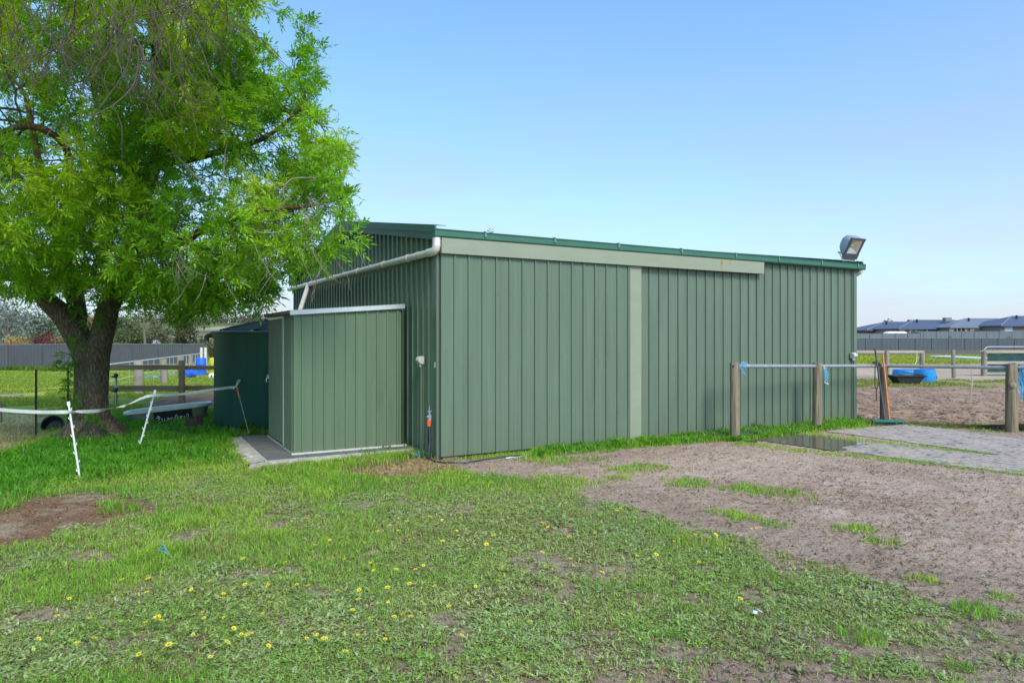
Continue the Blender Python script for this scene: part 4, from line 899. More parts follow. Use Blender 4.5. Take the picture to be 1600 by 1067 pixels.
mb.add([v for r in R_ for v in r], [(i*k+j, i*k+(j+1) % k, (i+1)*k+(j+1) % k, (i+1)*k+j) for i in range(3) for j in range(k)]+[tuple(3*k+j for j in range(k))]); obj('body', mb, M['bath_side'], bt, smooth=True)
def side_pt(s, z):                        # point on the camera-side flank, s 0..1 along the bath, z below rim
    f = (-z-.04)/.28; y = -(.60-(.60-.48)*f)/2-.006
    return bc+ax*((s-.5)*BLn)+ay*y+az*z
mb = MB(); nn_ = 14
vs = []
for i in range(nn_+1):
    for z in (-.05, -.16, -.30): vs.append(side_pt(.36+.43*i/nn_, z)); 
for i in range(nn_+1):
    for z in (-.05, -.16, -.30): vs.append(side_pt(.36+.43*i/nn_, z)+ay*.05)
o_ = 3*(nn_+1); fs = []
for i in range(nn_):
    for j in range(2): fs.append((i*3+j, (i+1)*3+j, (i+1)*3+j+1, i*3+j+1))
    fs.append((i*3, o_+i*3, o_+(i+1)*3, (i+1)*3)); fs.append((i*3+2, (i+1)*3+2, o_+(i+1)*3+2, o_+i*3+2))
fs += [(0, 1, o_+1, o_), (1, 2, o_+2, o_+1), (nn_*3, o_+nn_*3, o_+nn_*3+1, nn_*3+1), (nn_*3+1, o_+nn_*3+1, o_+nn_*3+2, nn_*3+2)]
mb.add(vs, fs); obj('painted_panel', mb, M['bath_black'], bt)
strokes = [[(0, .9), (.5, 1), (.8, .75), (.2, .3), (0, .1), (.5, 0), (.9, .15)], [(1.2, .75), (1.25, .2), (1.5, .1), (1.75, .3), (1.8, .75), (1.85, .1)], [(2.3, .7), (2.8, .75), (2.85, .1)], [(2.85, .45), (2.4, .4), (2.25, .15), (2.6, .05), (2.85, .2)], [(3.2, .7), (3.25, .1)], [(3.25, .5), (3.5, .72), (3.75, .65)], [(4.6, 1.25), (4.2, .7), (3.95, .1)], [(4.75, .95), (4.8, .15), (5.1, .05)], [(5.35, .75), (5.3, .1), (5.8, .1)], [(5.35, .75), (5.85, .75)], [(5.32, .42), (5.7, .42)], [(6.1, .15), (6.25, .8), (6.55, .3), (6.8, .8), (7.05, .2), (7.25, .95), (7.1, 1.1), (6.9, 1.0)], [(.3, 1.35), (.75, 1.15), (.9, .95)]]
mb = MB()
for st in strokes:
    mb.tube([side_pt(.385+.37*a/7.4, -.245+.095*b)-ay*.004 for a, b in st], .0075, 5)
obj('lettering', mb, M['white'], bt)
def stump(c, r, h, tilt, name, label):
    mb = MB(); n = 22; rj = [1+random.uniform(-.09, .09) for _ in range(n)]; vs = []
    for r2, z in ((1.15, -.05), (1.03, .06), (1.0, h)):
        for k in range(n): a = 2*math.pi*k/n; vs.append(c+Vector((r*r2*rj[k]*math.cos(a), r*r2*rj[k]*math.sin(a), z+(tilt*math.cos(a+.6)*r if z == h else 0))))
    mb.add(vs, [(i*n+k, i*n+(k+1) % n, (i+1)*n+(k+1) % n, (i+1)*n+k) for i in range(2) for k in range(n)])
    t = thing(name, label, 'stump', c); obj('bark', mb, mat('stump_bark', (.085, .055, .04), .95, .4, 14, .8, 30, stretch=(1, 1, .2)), t)
    mb = MB(); mb.add([v for v in vs[2*n:]], [tuple(range(n))]); mb.v = [(v[0], v[1], v[2]+.002) for v in mb.v]; obj('cut_face', mb, mat('cut_wood', (.24, .19, .14), .9, .3, 14, .3, 40), t)
p = G(303, 673); stump(Vector((p.x, p.y, hg(p.x, p.y))), .135, .20, .35, 'tree_stump', 'small cut stump with a sloping top in front of the bathtub')
# feed tub lying on its side
p = GH(83, 671); c = Vector((p.x, p.y, hg(p.x, p.y)))
tilt = (Vector((.86, .35, .0)).normalized(), Vector((-.15, .35, .92)).normalized()); fx = tilt[0]; fz = Vector((.33, -.86, .38)).normalized(); fx = (fx-fz*fx.dot(fz)).normalized(); fy = fz.cross(fx)
cc_ = c+Z3*.06
mb = MB(); mb.lathe(cc_, [(.02, -.12), (.11, -.12), (.13, -.10), (.165, .04), (.178, .044), (.178, .058), (.160, .058), (.118, -.09), (.02, -.10)], 28, (fx, fy, fz)); obj('feed_tub', mb, M['black'], None, loc=c, smooth=True, label='black rubber feed tub tipped on its side left of the tree trunk', cat='feed tub')
# posts
pk = GH(56, 684); pk2 = GH(106, 676)
def picket(p, h, label):
    mb = MB()
    for k in range(3):
        a = 2*math.pi*k/3+.4; d = Vector((math.cos(a), math.sin(a), 0)); mb.box(p+d*.009+Z3*(h/2-.05), (.018, .006, h+.1), (d, Vector((-d.y, d.x, 0)), Z3))
    return obj('steel_picket', mb, M['picket'], None, loc=p, label=label, cat='steel post', group='black steel pickets left of the tree')
picket(pk, 1.08, 'black steel picket standing clear of the trunk, far left'); picket(pk2, 1.10, 'black steel picket standing close beside the tree trunk')
p = GH(0, 660); mb = MB(); mb.tube([p+Vector((-.02, 0, -.05)), p+Vector((-.02, 0, .40))], [.05, .048], 12); obj('timber_stub', mb, M['timber_grey'], None, loc=p, label='short grey timber post at the far left beyond the white tape', cat='post')
p = GH(8, 621); mb = MB(); mb.bar(p+Vector((-1.2, .1, .05)), p+Vector((.42, 0, .05)), .16, .05); obj('timber_plank', mb, M['rail_grey'], None, loc=p, label='grey plank lying in the paddock grass at far left', cat='plank')
def tread_in(a, b, label):
    t = thing('tread_in_post', label, 'fence post', b); d = (a-b).normalized()
    mb = MB(); side = d.cross(Vector((0, 1, 0))).normalized(); f = d.cross(side)
    L_ = (a-b).length
    mb.box((a+b)/2, (L_, .020, .005), (d, side, f)); mb.box((a+b)/2, (L_, .005, .020), (d, side, f)); obj('stake', mb, M['white'], t)
    for k in range(8):
        q = b+d*(L_*(.12+.11*k)); mb = MB(); sg = 1 if k % 2 == 0 else -1; s2 = side*sg
        mb.tube([q, q+s2*.020+d*.004, q+s2*.026+d*.028], .0048, 6); obj('tape_lug', mb, M['white'], t)
    mb = MB(); mb.box(a-d*.02, (.05, .034, .010), (d, side, f)); obj('head', mb, M['white'], t, bevel=.003)
pA0 = GH(125, 751); pA1 = W(106.5, 628, pA0.y+.02); pB0 = GH(216, 703); pB1 = W(242.5, 610, pB0.y+.05)
tread_in(pA1, pA0, 'white plastic tread-in post by the bare soil patch, leaning left'); tread_in(pB1, pB0, 'white plastic tread-in post in front of the bathtub, leaning right')
pp0 = GH(392, 687); pp1 = W(370, 606, pp0.y+.05)
pg = thing('pigtail_post', 'steel pigtail post with an orange grip in front of the water tank', 'fence post', pp0)
mb = MB(); mb.tube([pp0-Z3*.03, pp1], .0042, 8); obj('rod', mb, M['steel'], pg, smooth=True)
mb = MB(); mb.tube([pp0-Z3*.02, pp0+(pp1-pp0)*.13], .011, 8); mb.bar(pp0+(pp1-pp0)*.05+Vector((-.005, 0, 0)), pp0+(pp1-pp0)*.05+Vector((.09, 0, .015)), .012, .012); obj('foot_step', mb, M['black'], pg)
mb = MB(); mb.tube([pp0+(pp1-pp0)*.80, pp0+(pp1-pp0)*.90, pp1], [.010, .013, .014], 10); obj('grip', mb, M['orange'], pg, smooth=True)
mb = MB(); hh = [(0, 0), (-.012, .02), (.01, .06), (.045, .10), (.05, .125), (.03, .13), (.008, .10), (-.005, .05), (-.03, .012), (-.055, -.005)]
mb.tube([pp1+Vector((a, 0, b)) for a, b in hh], .0075, 8); obj('loop', mb, M['offwhite'], pg, smooth=True)
# white tape
tp_pts = [W(-60, 632, 7.4), W(0, 640, 7.5), W(55, 643.5, 7.58), W(106, 643.5, pA0.y-.03), W(150, 642, 8.2), W(172, 638.5, 8.7), W(195, 634, 9.2), W(222, 622, 9.5), W(240, 617.5, pB0.y), W(284, 615.5, 10.1), W(330, 609, 10.35), W(358, 605.5, pp0.y), pp1+Vector((-.04, 0, .0))]
rolls = [.25, .2, .1, 0, .25, 1.2, 2.3, 2.7, 2.9, 3.4, 3.0, 3.3, 3.1]
P = []; Rr = []
for i in range(len(tp_pts)-1):
    for t in np.linspace(0, 1, 8, endpoint=False):
        a = tp_pts[max(i-1, 0)]; b = tp_pts[i]; c_ = tp_pts[i+1]; d = tp_pts[min(i+2, len(tp_pts)-1)]
        P.append(.5*((2*b)+(c_-a)*t+(2*a-5*b+4*c_-d)*t*t+(3*b-a-3*c_+d)*t**3)); Rr.append(rolls[i]*(1-t)+rolls[i+1]*t)
P.append(tp_pts[-1]); Rr.append(rolls[-1]); vs = []
for i, p in enumerate(P):
    t = (P[min(i+1, len(P)-1)]-P[max(i-1, 0)]).normalized(); u = t.cross(Vector((0, -1, 0))).normalized(); u = u if u.z > 0 else -u; v = t.cross(u)
    w = (u*math.cos(Rr[i])+v*math.sin(Rr[i]))*.0195; th = (v*math.cos(Rr[i])-u*math.sin(Rr[i]))*.0008
    vs += [p-w-th, p+w-th, p+w+th, p-w+th]
n = len(P); fs = [(i*4+j, i*4+(j+1) % 4, (i+1)*4+(j+1) % 4, (i+1)*4+j) for i in range(n-1) for j in range(4)]
mb = MB(); mb.add(vs, fs); obj('fence_tape', mb, M['tape'], None, loc=P[0], label='white electric fence tape strung between the white posts in front of the tree', cat='fence tape')

# ================================================================ left: post and rail fence, yard clutter
rf = thing('rail_fence', 'weathered timber post and rail fence behind the bathtub and water tank', 'fence', GH(284, 630))
fy_ = 16.6
def rail(py, Y, x0, x1, h, m, t, w=.05):
    a = W(x0, py, Y); b = W(x1, py, Y); mb = MB(); mb.bar(a, b, w, h); return obj('rail', mb, m, t, bevel=.006)
rail(574, fy_+.09, 150, 283, .115, M['rail_left'], rf); rail(574.5, fy_+.10, 285, 420, .10, M['rail_left'], rf); rail(606.8, fy_+.09, 150, 283, .135, M['rail_left'], rf); rail(606, fy_+.10, 285, 420, .12, M['rail_left'], rf)
for px, top in ((284, 563),):
    q = GH(px, 629 if px > 200 else 629); q = Vector(((px-800)/F*fy_, fy_, hg((px-800)/F*fy_, fy_))); zt = W(px, top, fy_).z; mb = MB(); mb.tube([q-Z3*.1, q+Z3*.4, Vector((q.x, q.y, zt-.01)), Vector((q.x, q.y, zt))], [.075, .073, .071, .064], 14, jit=.02); obj('post', mb, M['rail_left'], rf, smooth=True)
def vpost(px, ytop, ybase, r, m, label, name='timber_post', cat='post', group=None, lean_=0, sides=12, Y=None):
    b = GH(px, ybase) if Y is None else Vector(((px-800)/F*Y, Y, hg((px-800)/F*Y, Y)))
    t = W(px+lean_, ytop, b.y); mb = MB(); m_ = (b+t)/2+Vector((random.uniform(-1, 1)*r*.2, 0, 0)); mb.tube([b-Z3*.15, b, m_, t-Z3*.02, t], [r*1.05, r*1.03, r, r*.98, r*.88], sides, jit=.05)
    return obj(name, mb, m, None, loc=b, smooth=True, label=label, cat=cat, group=group)
vpost(216, 563, 616, .125, M['rail_grey'], 'thick grey timber post behind the rail fence, nearest the tree trunk', group='old timber posts behind the rail fence')
vpost(256.5, 561, 600, .125, M['timber_grey'], 'thick leaning grey timber post midway behind the rail fence', group='old timber posts behind the rail fence', lean_=-2)
vpost(282, 557, 592, .13, M['timber_grey'], 'grey timber post just above the rail fence post', group='old timber posts behind the rail fence', lean_=-1)
vpost(297, 555, 588, .12, M['timber_grey'], 'grey timber post left of the standing blue drum', group='old timber posts behind the rail fence', lean_=1)
# standpipe
b = GH(181, 634); st = thing('standpipe', 'grey standpipe with black valves between the trunk and the bathtub', 'standpipe', b); zt = W(181, 583, b.y).z
mb = MB(); mb.tube([b-Z3*.05, Vector((b.x, b.y, zt-.08))], .03, 10); obj('pipe', mb, M['galv'], st, smooth=True)
for f_ in (.94, .50):
    z = b.z+(zt-b.z)*f_; mb = MB(); mb.lathe(Vector((b.x+.02, b.y-.03, z)), [(.0, -.045), (.04, -.035), (.05, 0), (.04, .035), (0, .045)], 14); mb.tube([Vector((b.x-.07, b.y-.04, z-.03)), Vector((b.x+.05, b.y-.05, z-.05))], .022, 8); obj('valve', mb, M['black'], st, smooth=True)
mb = MB(); mb.box(Vector((b.x, b.y, b.z+.12)), (.05, .05, .28)); obj('base_bracket', mb, M['timber_dark'], st)
# rope fence running away: droppers and line
a = W(172, 569, 21); bb = W(318, 551.5, 43)
wf = thing('wire_fence', 'white wire fence with thin droppers receding behind the rail fence', 'fence', Vector((a.x, a.y, hg(a.x, a.y))))
mb = MB(); mb.tube(wset(a, bb, 12), .016, 6); obj('top_wire', mb, M['white'], wf)
a2 = a-Z3*.52; b2 = bb-Z3*.45; mb = MB(); mb.tube(wset(a2, b2, 12), .007, 6); obj('lower_wire', mb, M['white'], wf)
for px in (202, 218, 231, 240, 249, 258, 265, 271, 277, 286, 291, 296, 301, 305, 309):
    d = (px-800)/F; t = (d*a.y-a.x)/((bb.x-a.x)-d*(bb.y-a.y)); q = a+(bb-a)*t; mb = MB(); mb.tube([Vector((q.x, q.y, hg(q.x, q.y)-.02)), q+Z3*.02], .016 if px < 280 else .024, 6); obj('dropper', mb, M['galv'], wf)
q = W(222, 591, 24); ghost = MB(); ghost.tube([W(209, 590, 22.8), W(225, 589.5, 23), W(238, 588.5, 24), W(246, 589, 24), W(258, 586, 26), W(272, 583, 27)], .022, 6); obj('rope', ghost, M['twine'], None, loc=q, label='pale blue rope tied between the old timber posts', cat='rope')
# drums
def drum(c, axz, axx, r, h, m, label, name='plastic_drum'):
    t = thing(name, label, 'drum', c); axy = axz.cross(axx).normalized(); mb = MB()
    mb.lathe(c, [(r*.9, 0), (r*.98, .02), (r, .06), (r, h*.32), (r*1.03, h*.34), (r*1.03, h*.37), (r, h*.39), (r, h*.62), (r*1.03, h*.64), (r*1.03, h*.67), (r, h*.69), (r, h*.93), (r*.95, h*.98), (r*.86, h)], 28, (axx, axy, axz)); obj('barrel', mb, m, t, smooth=True)
    mb = MB(); mb.tube([c+axz*h+axx*r*.5, c+axz*(h+.03)+axx*r*.5], .035, 10); mb.tube([c+axz*h-axx*r*.5, c+axz*(h+.03)-axx*r*.5], .03, 10); obj('bung', mb, m, t)
b = GH(314, 586.5); drum(b, Z3, Vector((1, 0, 0)), .27, W(314, 559, b.y).z-b.z, M['blue'], 'upright blue plastic drum behind the rail fence')
b = GH(292, 591); axz = Vector((.86, -.1, .50)).normalized(); axx = Vector((.5, .0, -.86)).normalized(); drum(b+Vector((.0, .1, .16)), axz, axx, .24, .38, M['blue'], 'blue plastic drum lying tipped over in front of the upright drum')
b = GH(332, 592); mb = MB(); mb.lathe(b+Vector((0, 0, .13)), [(0, -.14), (.09, -.14), (.13, -.11), (.13, .08), (.10, .13), (0, .14)], 20, (Vector((.3, .95, 0)).normalized(), Z3, Vector((.95, -.3, 0)).normalized())); t = thing('jerry_can', 'white plastic container lying by the water tank behind the rail fence', 'container', b); obj('body', mb, M['white'], t, smooth=True)
mb = MB(); mb.tube([b+Vector((.02, -.13, .14)), b+Vector((.025, -.17, .14))], .04, 12); obj('cap', mb, M['black'], t)
b = GH(318, 586); mb = MB(); mb.bar(b+Vector((-.35, -.2, .05)), b+Vector((.45, .1, .06)), .12, .1); mb.bar(b+Vector((-.3, -.1, .16)), b+Vector((.2, -.25, .03)), .09, .09); obj('timber_offcuts', mb, mat('red_timber', (.25, .10, .05), .9, .3, 9), None, loc=b, label='short brown timber offcuts lying beside the blue drums', cat='timber')
b = Vector(((336-800)/F*40, 40, h1(-17.4, 40))); drum(b, Z3, Vector((1, 0, 0)), .33, W(336, 559, 40).z-b.z, mat('yellow_drum', (.55, .50, .02), .5, .15, 4), 'yellow drum standing beside the water tank in the distance')
for px, lab in ((314.5, 'pale round column left of its twin above the blue drum'), (320.8, 'pale round column right of its twin above the blue drum')):
    b = Vector(((px-800)/F*46, 46, h1((px-800)/F*46, 46))); mb = MB(); zt = W(px, 543, 46).z; mb.tube([b-Z3*.1, Vector((b.x, b.y, zt-.03)), Vector((b.x, b.y, zt))], [.09, .09, .08], 14); obj('concrete_column', mb, M['offwhite'], None, loc=b, smooth=True, label=lab, cat='column', group='pale columns at the fence end')
# grey steel boundary fence on the left
def steel_fence(name, label, pts, h, base_drop, m, mp, rib, panel=2.36, seen=True):
    t = thing(name, label, 'fence', Vector((pts[0][0], pts[0][1], h1(*pts[0]))))
    mb = MB(); mr_ = MB(); posts = []
    for (xa, ya), (xb, yb) in zip(pts[:-1], pts[1:]):
        L_ = math.hypot(xb-xa, yb-ya); dv = Vector((xb-xa, yb-ya, 0))/L_; nr = Vector((dv.y, -dv.x, 0)); nr = nr if nr.y < 0 else -nr; np_ = max(1, round(L_/panel))
        for i in range(np_):
            a = Vector((xa, ya, 0))+dv*(L_*i/np_); b = Vector((xa, ya, 0))+dv*(L_*(i+1)/np_); zb = (float(Hs(a.x, a.y))+float(Hs(b.x, b.y)))/2
            clad(mb, a+nr*.01, dv, nr, L_/np_, zb+.05, lambda s: zb+h-.02, rib, .035, rib*.5, rib*.24, False)
            for z in (zb+.05, zb+h-.02): mr_.bar(Vector((a.x, a.y, z))+nr*.02, Vector((b.x, b.y, z))+nr*.02, .06, .05)
            posts.append((a, zb))
        last = (b, zb)
    posts.append(last)
    obj('panel', mb, m, t); obj('rails', mr_, M['fence_top'], t)
    for p, zb in posts:
        mb = MB(); mb.box((p.x-.0, p.y-.04, zb+h/2-.1), (.07, .07, h+.25)); obj('post', mb, mp, t)
steel_fence('boundary_fence', 'dark grey ribbed steel fence across the left paddock', [(-58, 48.2), (-36.2, 49), (-28.6, 63.5)], 1.83, 0, M['fence'], M['fence'], .19)

# ================================================================ right: hitching rail and tools
hr = thing('hitching_rail', 'galvanised hitching rail on round timber posts beside the long shed wall', 'hitching rail', G(1148, 685))
hp = {}
for key, px, top, base, r in (('a', 1148, 566.5, 685.5, .075), ('b', 1277, 566.5, 669.5, .075), ('c', 1381.5, 572.5, 657.5, .068), ('d', 1581, 568.5, 674.5, .088), ('e', 1800, 568, 692, .085)):
    b = G(px, base); zt = W(px, top, b.y).z; hp[key] = (b, zt); mb = MB()
    b.z = hg(b.x, b.y)
    mb.tube([b-Z3*.1, b+Z3*.02, b+Z3*.35+Vector((random.uniform(-.006, .006), 0, 0)), b+Z3*.8+Vector((random.uniform(-.006, .006), 0, 0)), Vector((b.x, b.y, zt-.012)), Vector((b.x, b.y, zt))], [r*1.05, r*1.05, r*1.02, r, r*.99, r*.93], 20, jit=.03)
    p_ = obj('post', mb, M['timber'] if key not in 'c' else M['timber_corner'], hr, smooth=True)
    if key == 'd':
        mb = MB(); mb.lathe(Vector((b.x-.035, b.y-r*.98, b.z+.78)), [(0, .02), (.03, .018), (.05, .008), (.055, 0)], 14, (Vector((1, 0, 0)), Z3, Vector((0, -1, 0)))); obj('knot', mb, M['timber'], p_, smooth=True)
    if key == 'a': mb = MB(); mb.tube([Vector((b.x-.045, b.y-r-.002, zt-.05)), Vector((b.x-.045, b.y-r+.02, zt-.05))], .012, 10); obj('bolt_hole', mb, M['dark'], p_)
def rail_between(k1, k2, py1, py2, e1_=0, e2_=0, r=.030):
    a, b = hp[k1][0], hp[k2][0]; pa = Vector((a.x, a.y, CZ+(HZ-py1)/F*a.y)); pb = Vector((b.x, b.y, CZ+(HZ-py2)/F*b.y)); d = (pb-pa).normalized(); mb = MB(); mb.tube([pa+d*e1_, pb+d*e2_], r, 14); return obj('pipe_rail', mb, M['galv'], hr, smooth=True), pa, pb
_, ra_, rb_ = rail_between('a', 'b', 572, 572); rail_between('b', 'c', 572, 571.7, 0, .12); _, rc_, rd_ = rail_between('c', 'd', 571.7, 574.5, -.1, 0); rail_between('d', 'e', 574, 574)
mb = MB(); d_ = hp['d']; mb.tube([Vector((d_[0].x-.06, d_[0].y-.03, d_[1]+.01)), Vector((d_[0].x, d_[0].y-.05, d_[1]+.03)), Vector((d_[0].x+.05, d_[0].y-.02, d_[1]+.01))], .02, 8); obj('wire_tie', mb, M['galv'], hr)
def twine(c, wraps, ends, r, m, label, name='baling_twine', cat='twine', fan=.03, ax_=Vector((0, 0, 1))):
    mb = MB()
    for k in range(wraps):
        rr = r*random.uniform(.9, 1.15); off = Vector((random.uniform(-.02, .02), random.uniform(-.01, .01), random.uniform(-.015, .015))); d1 = Vector((0, 1, 0)); d2 = Vector((.3, 0, 1)).normalized()
        mb.tube([c+off+(d1*math.cos(a)+d2*math.sin(a))*rr for a in np.linspace(0, 6.3, 13)], .006, 5)
    for e in ends:
        e = Vector(e); mb.tube([c+Vector((random.uniform(-.02, .02), -.03, 0)), c+e*.5+Vector((random.uniform(-fan, fan), -.035, .02)), c+e+Vector((0, -.03, 0))], .0065, 5)
    return obj(name, mb, m, None, loc=c, label=label, cat=cat)
a = hp['a'][0]; dab = (rb_-ra_).normalized(); twine(ra_+dab*.13, 7, [(.10, 0, .06), (.13, 0, .03), (.05, 0, .07), (.03, 0, -.12), (.06, 0, -.13), (-.02, 0, .05), (.08, 0, -.03)], .036, M['twine'], 'blue baling twine knotted on the rail at the first hitching post')
b = hp['b'][0]; pb_ = Vector((b.x+.10, b.y-.06, rb_.z)); twine(pb_+Vector((0, 0, -.06)), 4, [(.02, 0, -.12), (.05, 0, -.16), (.03, 0, -.2), (.06, 0, -.1), (.0, 0, -.14), (.04, 0, -.22)], .03, M['twine'], 'blue baling twine hanging beside the second hitching post')
mb = MB(); mb.tube([pb_+Vector((-.01, .0, .0)), pb_+Vector((.01, 0, -.25)), pb_+Vector((.0, 0, -.28)), pb_+Vector((.07, 0, -.31))], .009, 6); obj('rope_end', mb, M['white'], None, loc=pb_, label='short white rope end hanging at the second hitching post', cat='rope')
d = hp['d'][0]; pd_ = Vector((d.x+.13, d.y-.02, rd_.z)); mb = MB()
for k in range(26): o0 = Vector((random.uniform(-.03, .08), random.uniform(-.03, .03), random.uniform(-.02, .03))); mb.tube([pd_+o0, pd_+o0+Vector((random.uniform(-.03, .05), -.02, -.2)), pd_+o0+Vector((random.uniform(-.07, .09), random.uniform(-.03, .03), random.uniform(-.55, -.35)))], .007, 5)
for k in range(6): mb.tube([pd_+Vector((k*.012, 0, 0))+(Vector((0, 1, 0))*math.cos(t)+Z3*math.sin(t))*.04 for t in np.linspace(0, 6.3, 11)], .009, 5)
obj('hay_net', mb, M['twine'], None, loc=pd_, label='bundle of blue twine netting hanging on the thick right hitching post', cat='hay net')
rdir = (rd_-rc_).normalized(); q = rc_+rdir*((rd_-rc_).length*.70); mb = MB(); mb.tube([q+Z3*.035, q+Vector((.0, -.035, -.03)), q+Vector((.01, -.03, -.25)), q+Vector((.0, -.03, -.42)), q+Vector((-.01, -.02, -.62))], .007, 6); mb.tube([q+Vector((.01, -.03, -.24)), q+Vector((.02, -.03, -.3)), q+Vector((.005, -.03, -.36))], .012, 6); obj('lead_rope', mb, M['pinkrope'], None, loc=q, label='thin faded rope hanging from the rail left of the thick right post', cat='rope')
# leather halter
bcd = (hp['c'][0]-hp['b'][0]); q = Vector((hp['b'][0].x, hp['b'][0].y, rb_.z))+Vector((bcd.x, bcd.y, 0))*.86
def strap(pts, w, m_, mbx):
    for p1, p2 in zip(pts[:-1], pts[1:]): mbx.bar(p1, p2, w, .006, Vector((0, 1, 0)))
t = thing('halter', 'brown leather halter hanging from the rail near the broom', 'halter', q); mb = MB()
for pts in ([(-.03, 0), (-.035, -.22), (-.03, -.42), (.0, -.46)], [(.045, .0), (.05, -.2), (.04, -.38), (.0, -.46)], [(.0, -.46), (-.01, -.58), (.0, -.68)], [(-.10, -.455), (-.04, -.44), (.0, -.46)]): mb.tube([q+Vector((a_, -.05, b_)) for a_, b_ in pts], .011, 6)
obj('straps', mb, M['leather'], t); mb = MB(); mb.tube([q+Vector((-.06, -.01, .02)), q+Vector((.0, -.045, .035)), q+Vector((.09, -.045, -.03))], .028, 8); obj('headpiece', mb, M['timber_dark'], t)
mb = MB(); mb.tube([q+Vector((.0, -.05, -.46))+Vector((.025*math.cos(a_), 0, .025*math.sin(a_))) for a_ in np.linspace(0, 6.3, 13)], .005, 6); obj('ring', mb, M['galv'], t)
# broom and orange handled rake
hb = G(1385.5, 664); hb.z = hg(hb.x, hb.y); br = thing('broom', 'wide teal push broom leaning on the dark corner post with a navy handle', 'broom', hb)
bw = 47/F*hb.y; mb = MB(); mb.prism([hb+Vector((-bw/2, y_, z_)) for y_, z_ in ((-.045, .055), (-.045, .075), (-.015, .10), (.03, .10), (.05, .075), (.05, .055))], Vector((bw, -.02, -.006))); obj('head', mb, M['teal'], br, bevel=.004)
mb = MB()
for k in range(60): x_ = -bw/2+.01+(bw-.02)*k/59; mb.prism([hb+Vector((x_, -.042+random.uniform(-.01, .0), .0)), hb+Vector((x_+.007, -.042, .0)), hb+Vector((x_+.007, -.04, .06)), hb+Vector((x_, -.04, .06))], Vector((0, .085+random.uniform(-.01, .01), 0)))
obj('bristles', mb, M['bristle'], br)
top = W(1367.5, 544.5, hb.y+.30); mb = MB(); mb.tube([hb+Vector((-.03, 0, .09)), top], .0165, 10); mb.tube([hb+Vector((-.03, 0, .08)), hb+Vector((-.03, 0, .08))+(top-hb).normalized()*.12], .022, 10); obj('handle', mb, M['navy'], br, smooth=True)
ob = W(1390.5, 656, hb.y+.10); ob.z = hg(ob.x, ob.y)+.03; top2 = W(1379.5, 553, hb.y+.33); rk = thing('rake', 'orange handled rake leaning on the dark corner post beside the broom', 'rake', ob)
mb = MB(); mb.tube([ob, top2], .0165, 10); obj('handle', mb, M['orange_handle'], rk, smooth=True)
mb = MB(); mb.bar(ob+Vector((-.18, .04, .01)), ob+Vector((.2, .02, .01)), .03, .03); 
for k in range(12): mb.tube([ob+Vector((-.17+.032*k, .04, .01)), ob+Vector((-.17+.032*k, .0, -.03))], .004, 5)
obj('head', mb, M['steel'], rk)
# rubber mats and puddle
def gpoly(pts): return [G(x, y) for x, y in pts]
PUD = wpoly([(1165, 688), (1215, 693), (1262, 700), (1300, 706), (1326, 704), (1330, 697), (1362, 695), (1350, 690), (1320, 686), (1290, 682.5), (1262, 679), (1238, 676), (1215, 678), (1185, 682)])
def mat_sheet(name, corners, label, rot, m):
    c0, c1, c2, c3 = gpoly(corners); n1, n2 = 64, 24; vs = []; 
    for i in range(n1+1):
        for j in range(n2+1):
            s, t = i/n1, j/n2; p = (c0*(1-s)+c1*s)*(1-t)+(c3*(1-s)+c2*s)*t
            e_ = min(s, 1-s, t*.35, (1-t)*.35); p.z = hg(p.x, p.y)*.5+.016+.008*(float(fbm(p.x*2.3, p.y*2.3, 5, 3))-.5)-.016*float(ss(.25, -.25, sdist(np.array([p.x]), np.array([p.y]), PUD)[0]+.12*(float(fbm(p.x*4, p.y*4, 9, 3))-.5))); vs.append(p)
    fs = [(i*(n2+1)+j, (i+1)*(n2+1)+j, (i+1)*(n2+1)+j+1, i*(n2+1)+j+1) for i in range(n1) for j in range(n2)]
    k = len(vs); vs2 = [v-Z3*.03 for v in vs]; bd = [i*(n2+1) for i in range(n1+1)]+[n1*(n2+1)+j for j in range(1, n2+1)]+[i*(n2+1)+n2 for i in range(n1-1, -1, -1)]+[j for j in range(n2-1, 0, -1)]
    mb = MB(); mb.add(vs+[v-Z3*.035 for v in [vs[i] for i in bd]], fs+[(bd[i], bd[(i+1) % len(bd)], k+(i+1) % len(bd), k+i) for i in range(len(bd))])
    return obj(name, mb, m, None, loc=c0, smooth=True, label=label, cat='rubber mat', group='rubber mats inside the hitching rail')
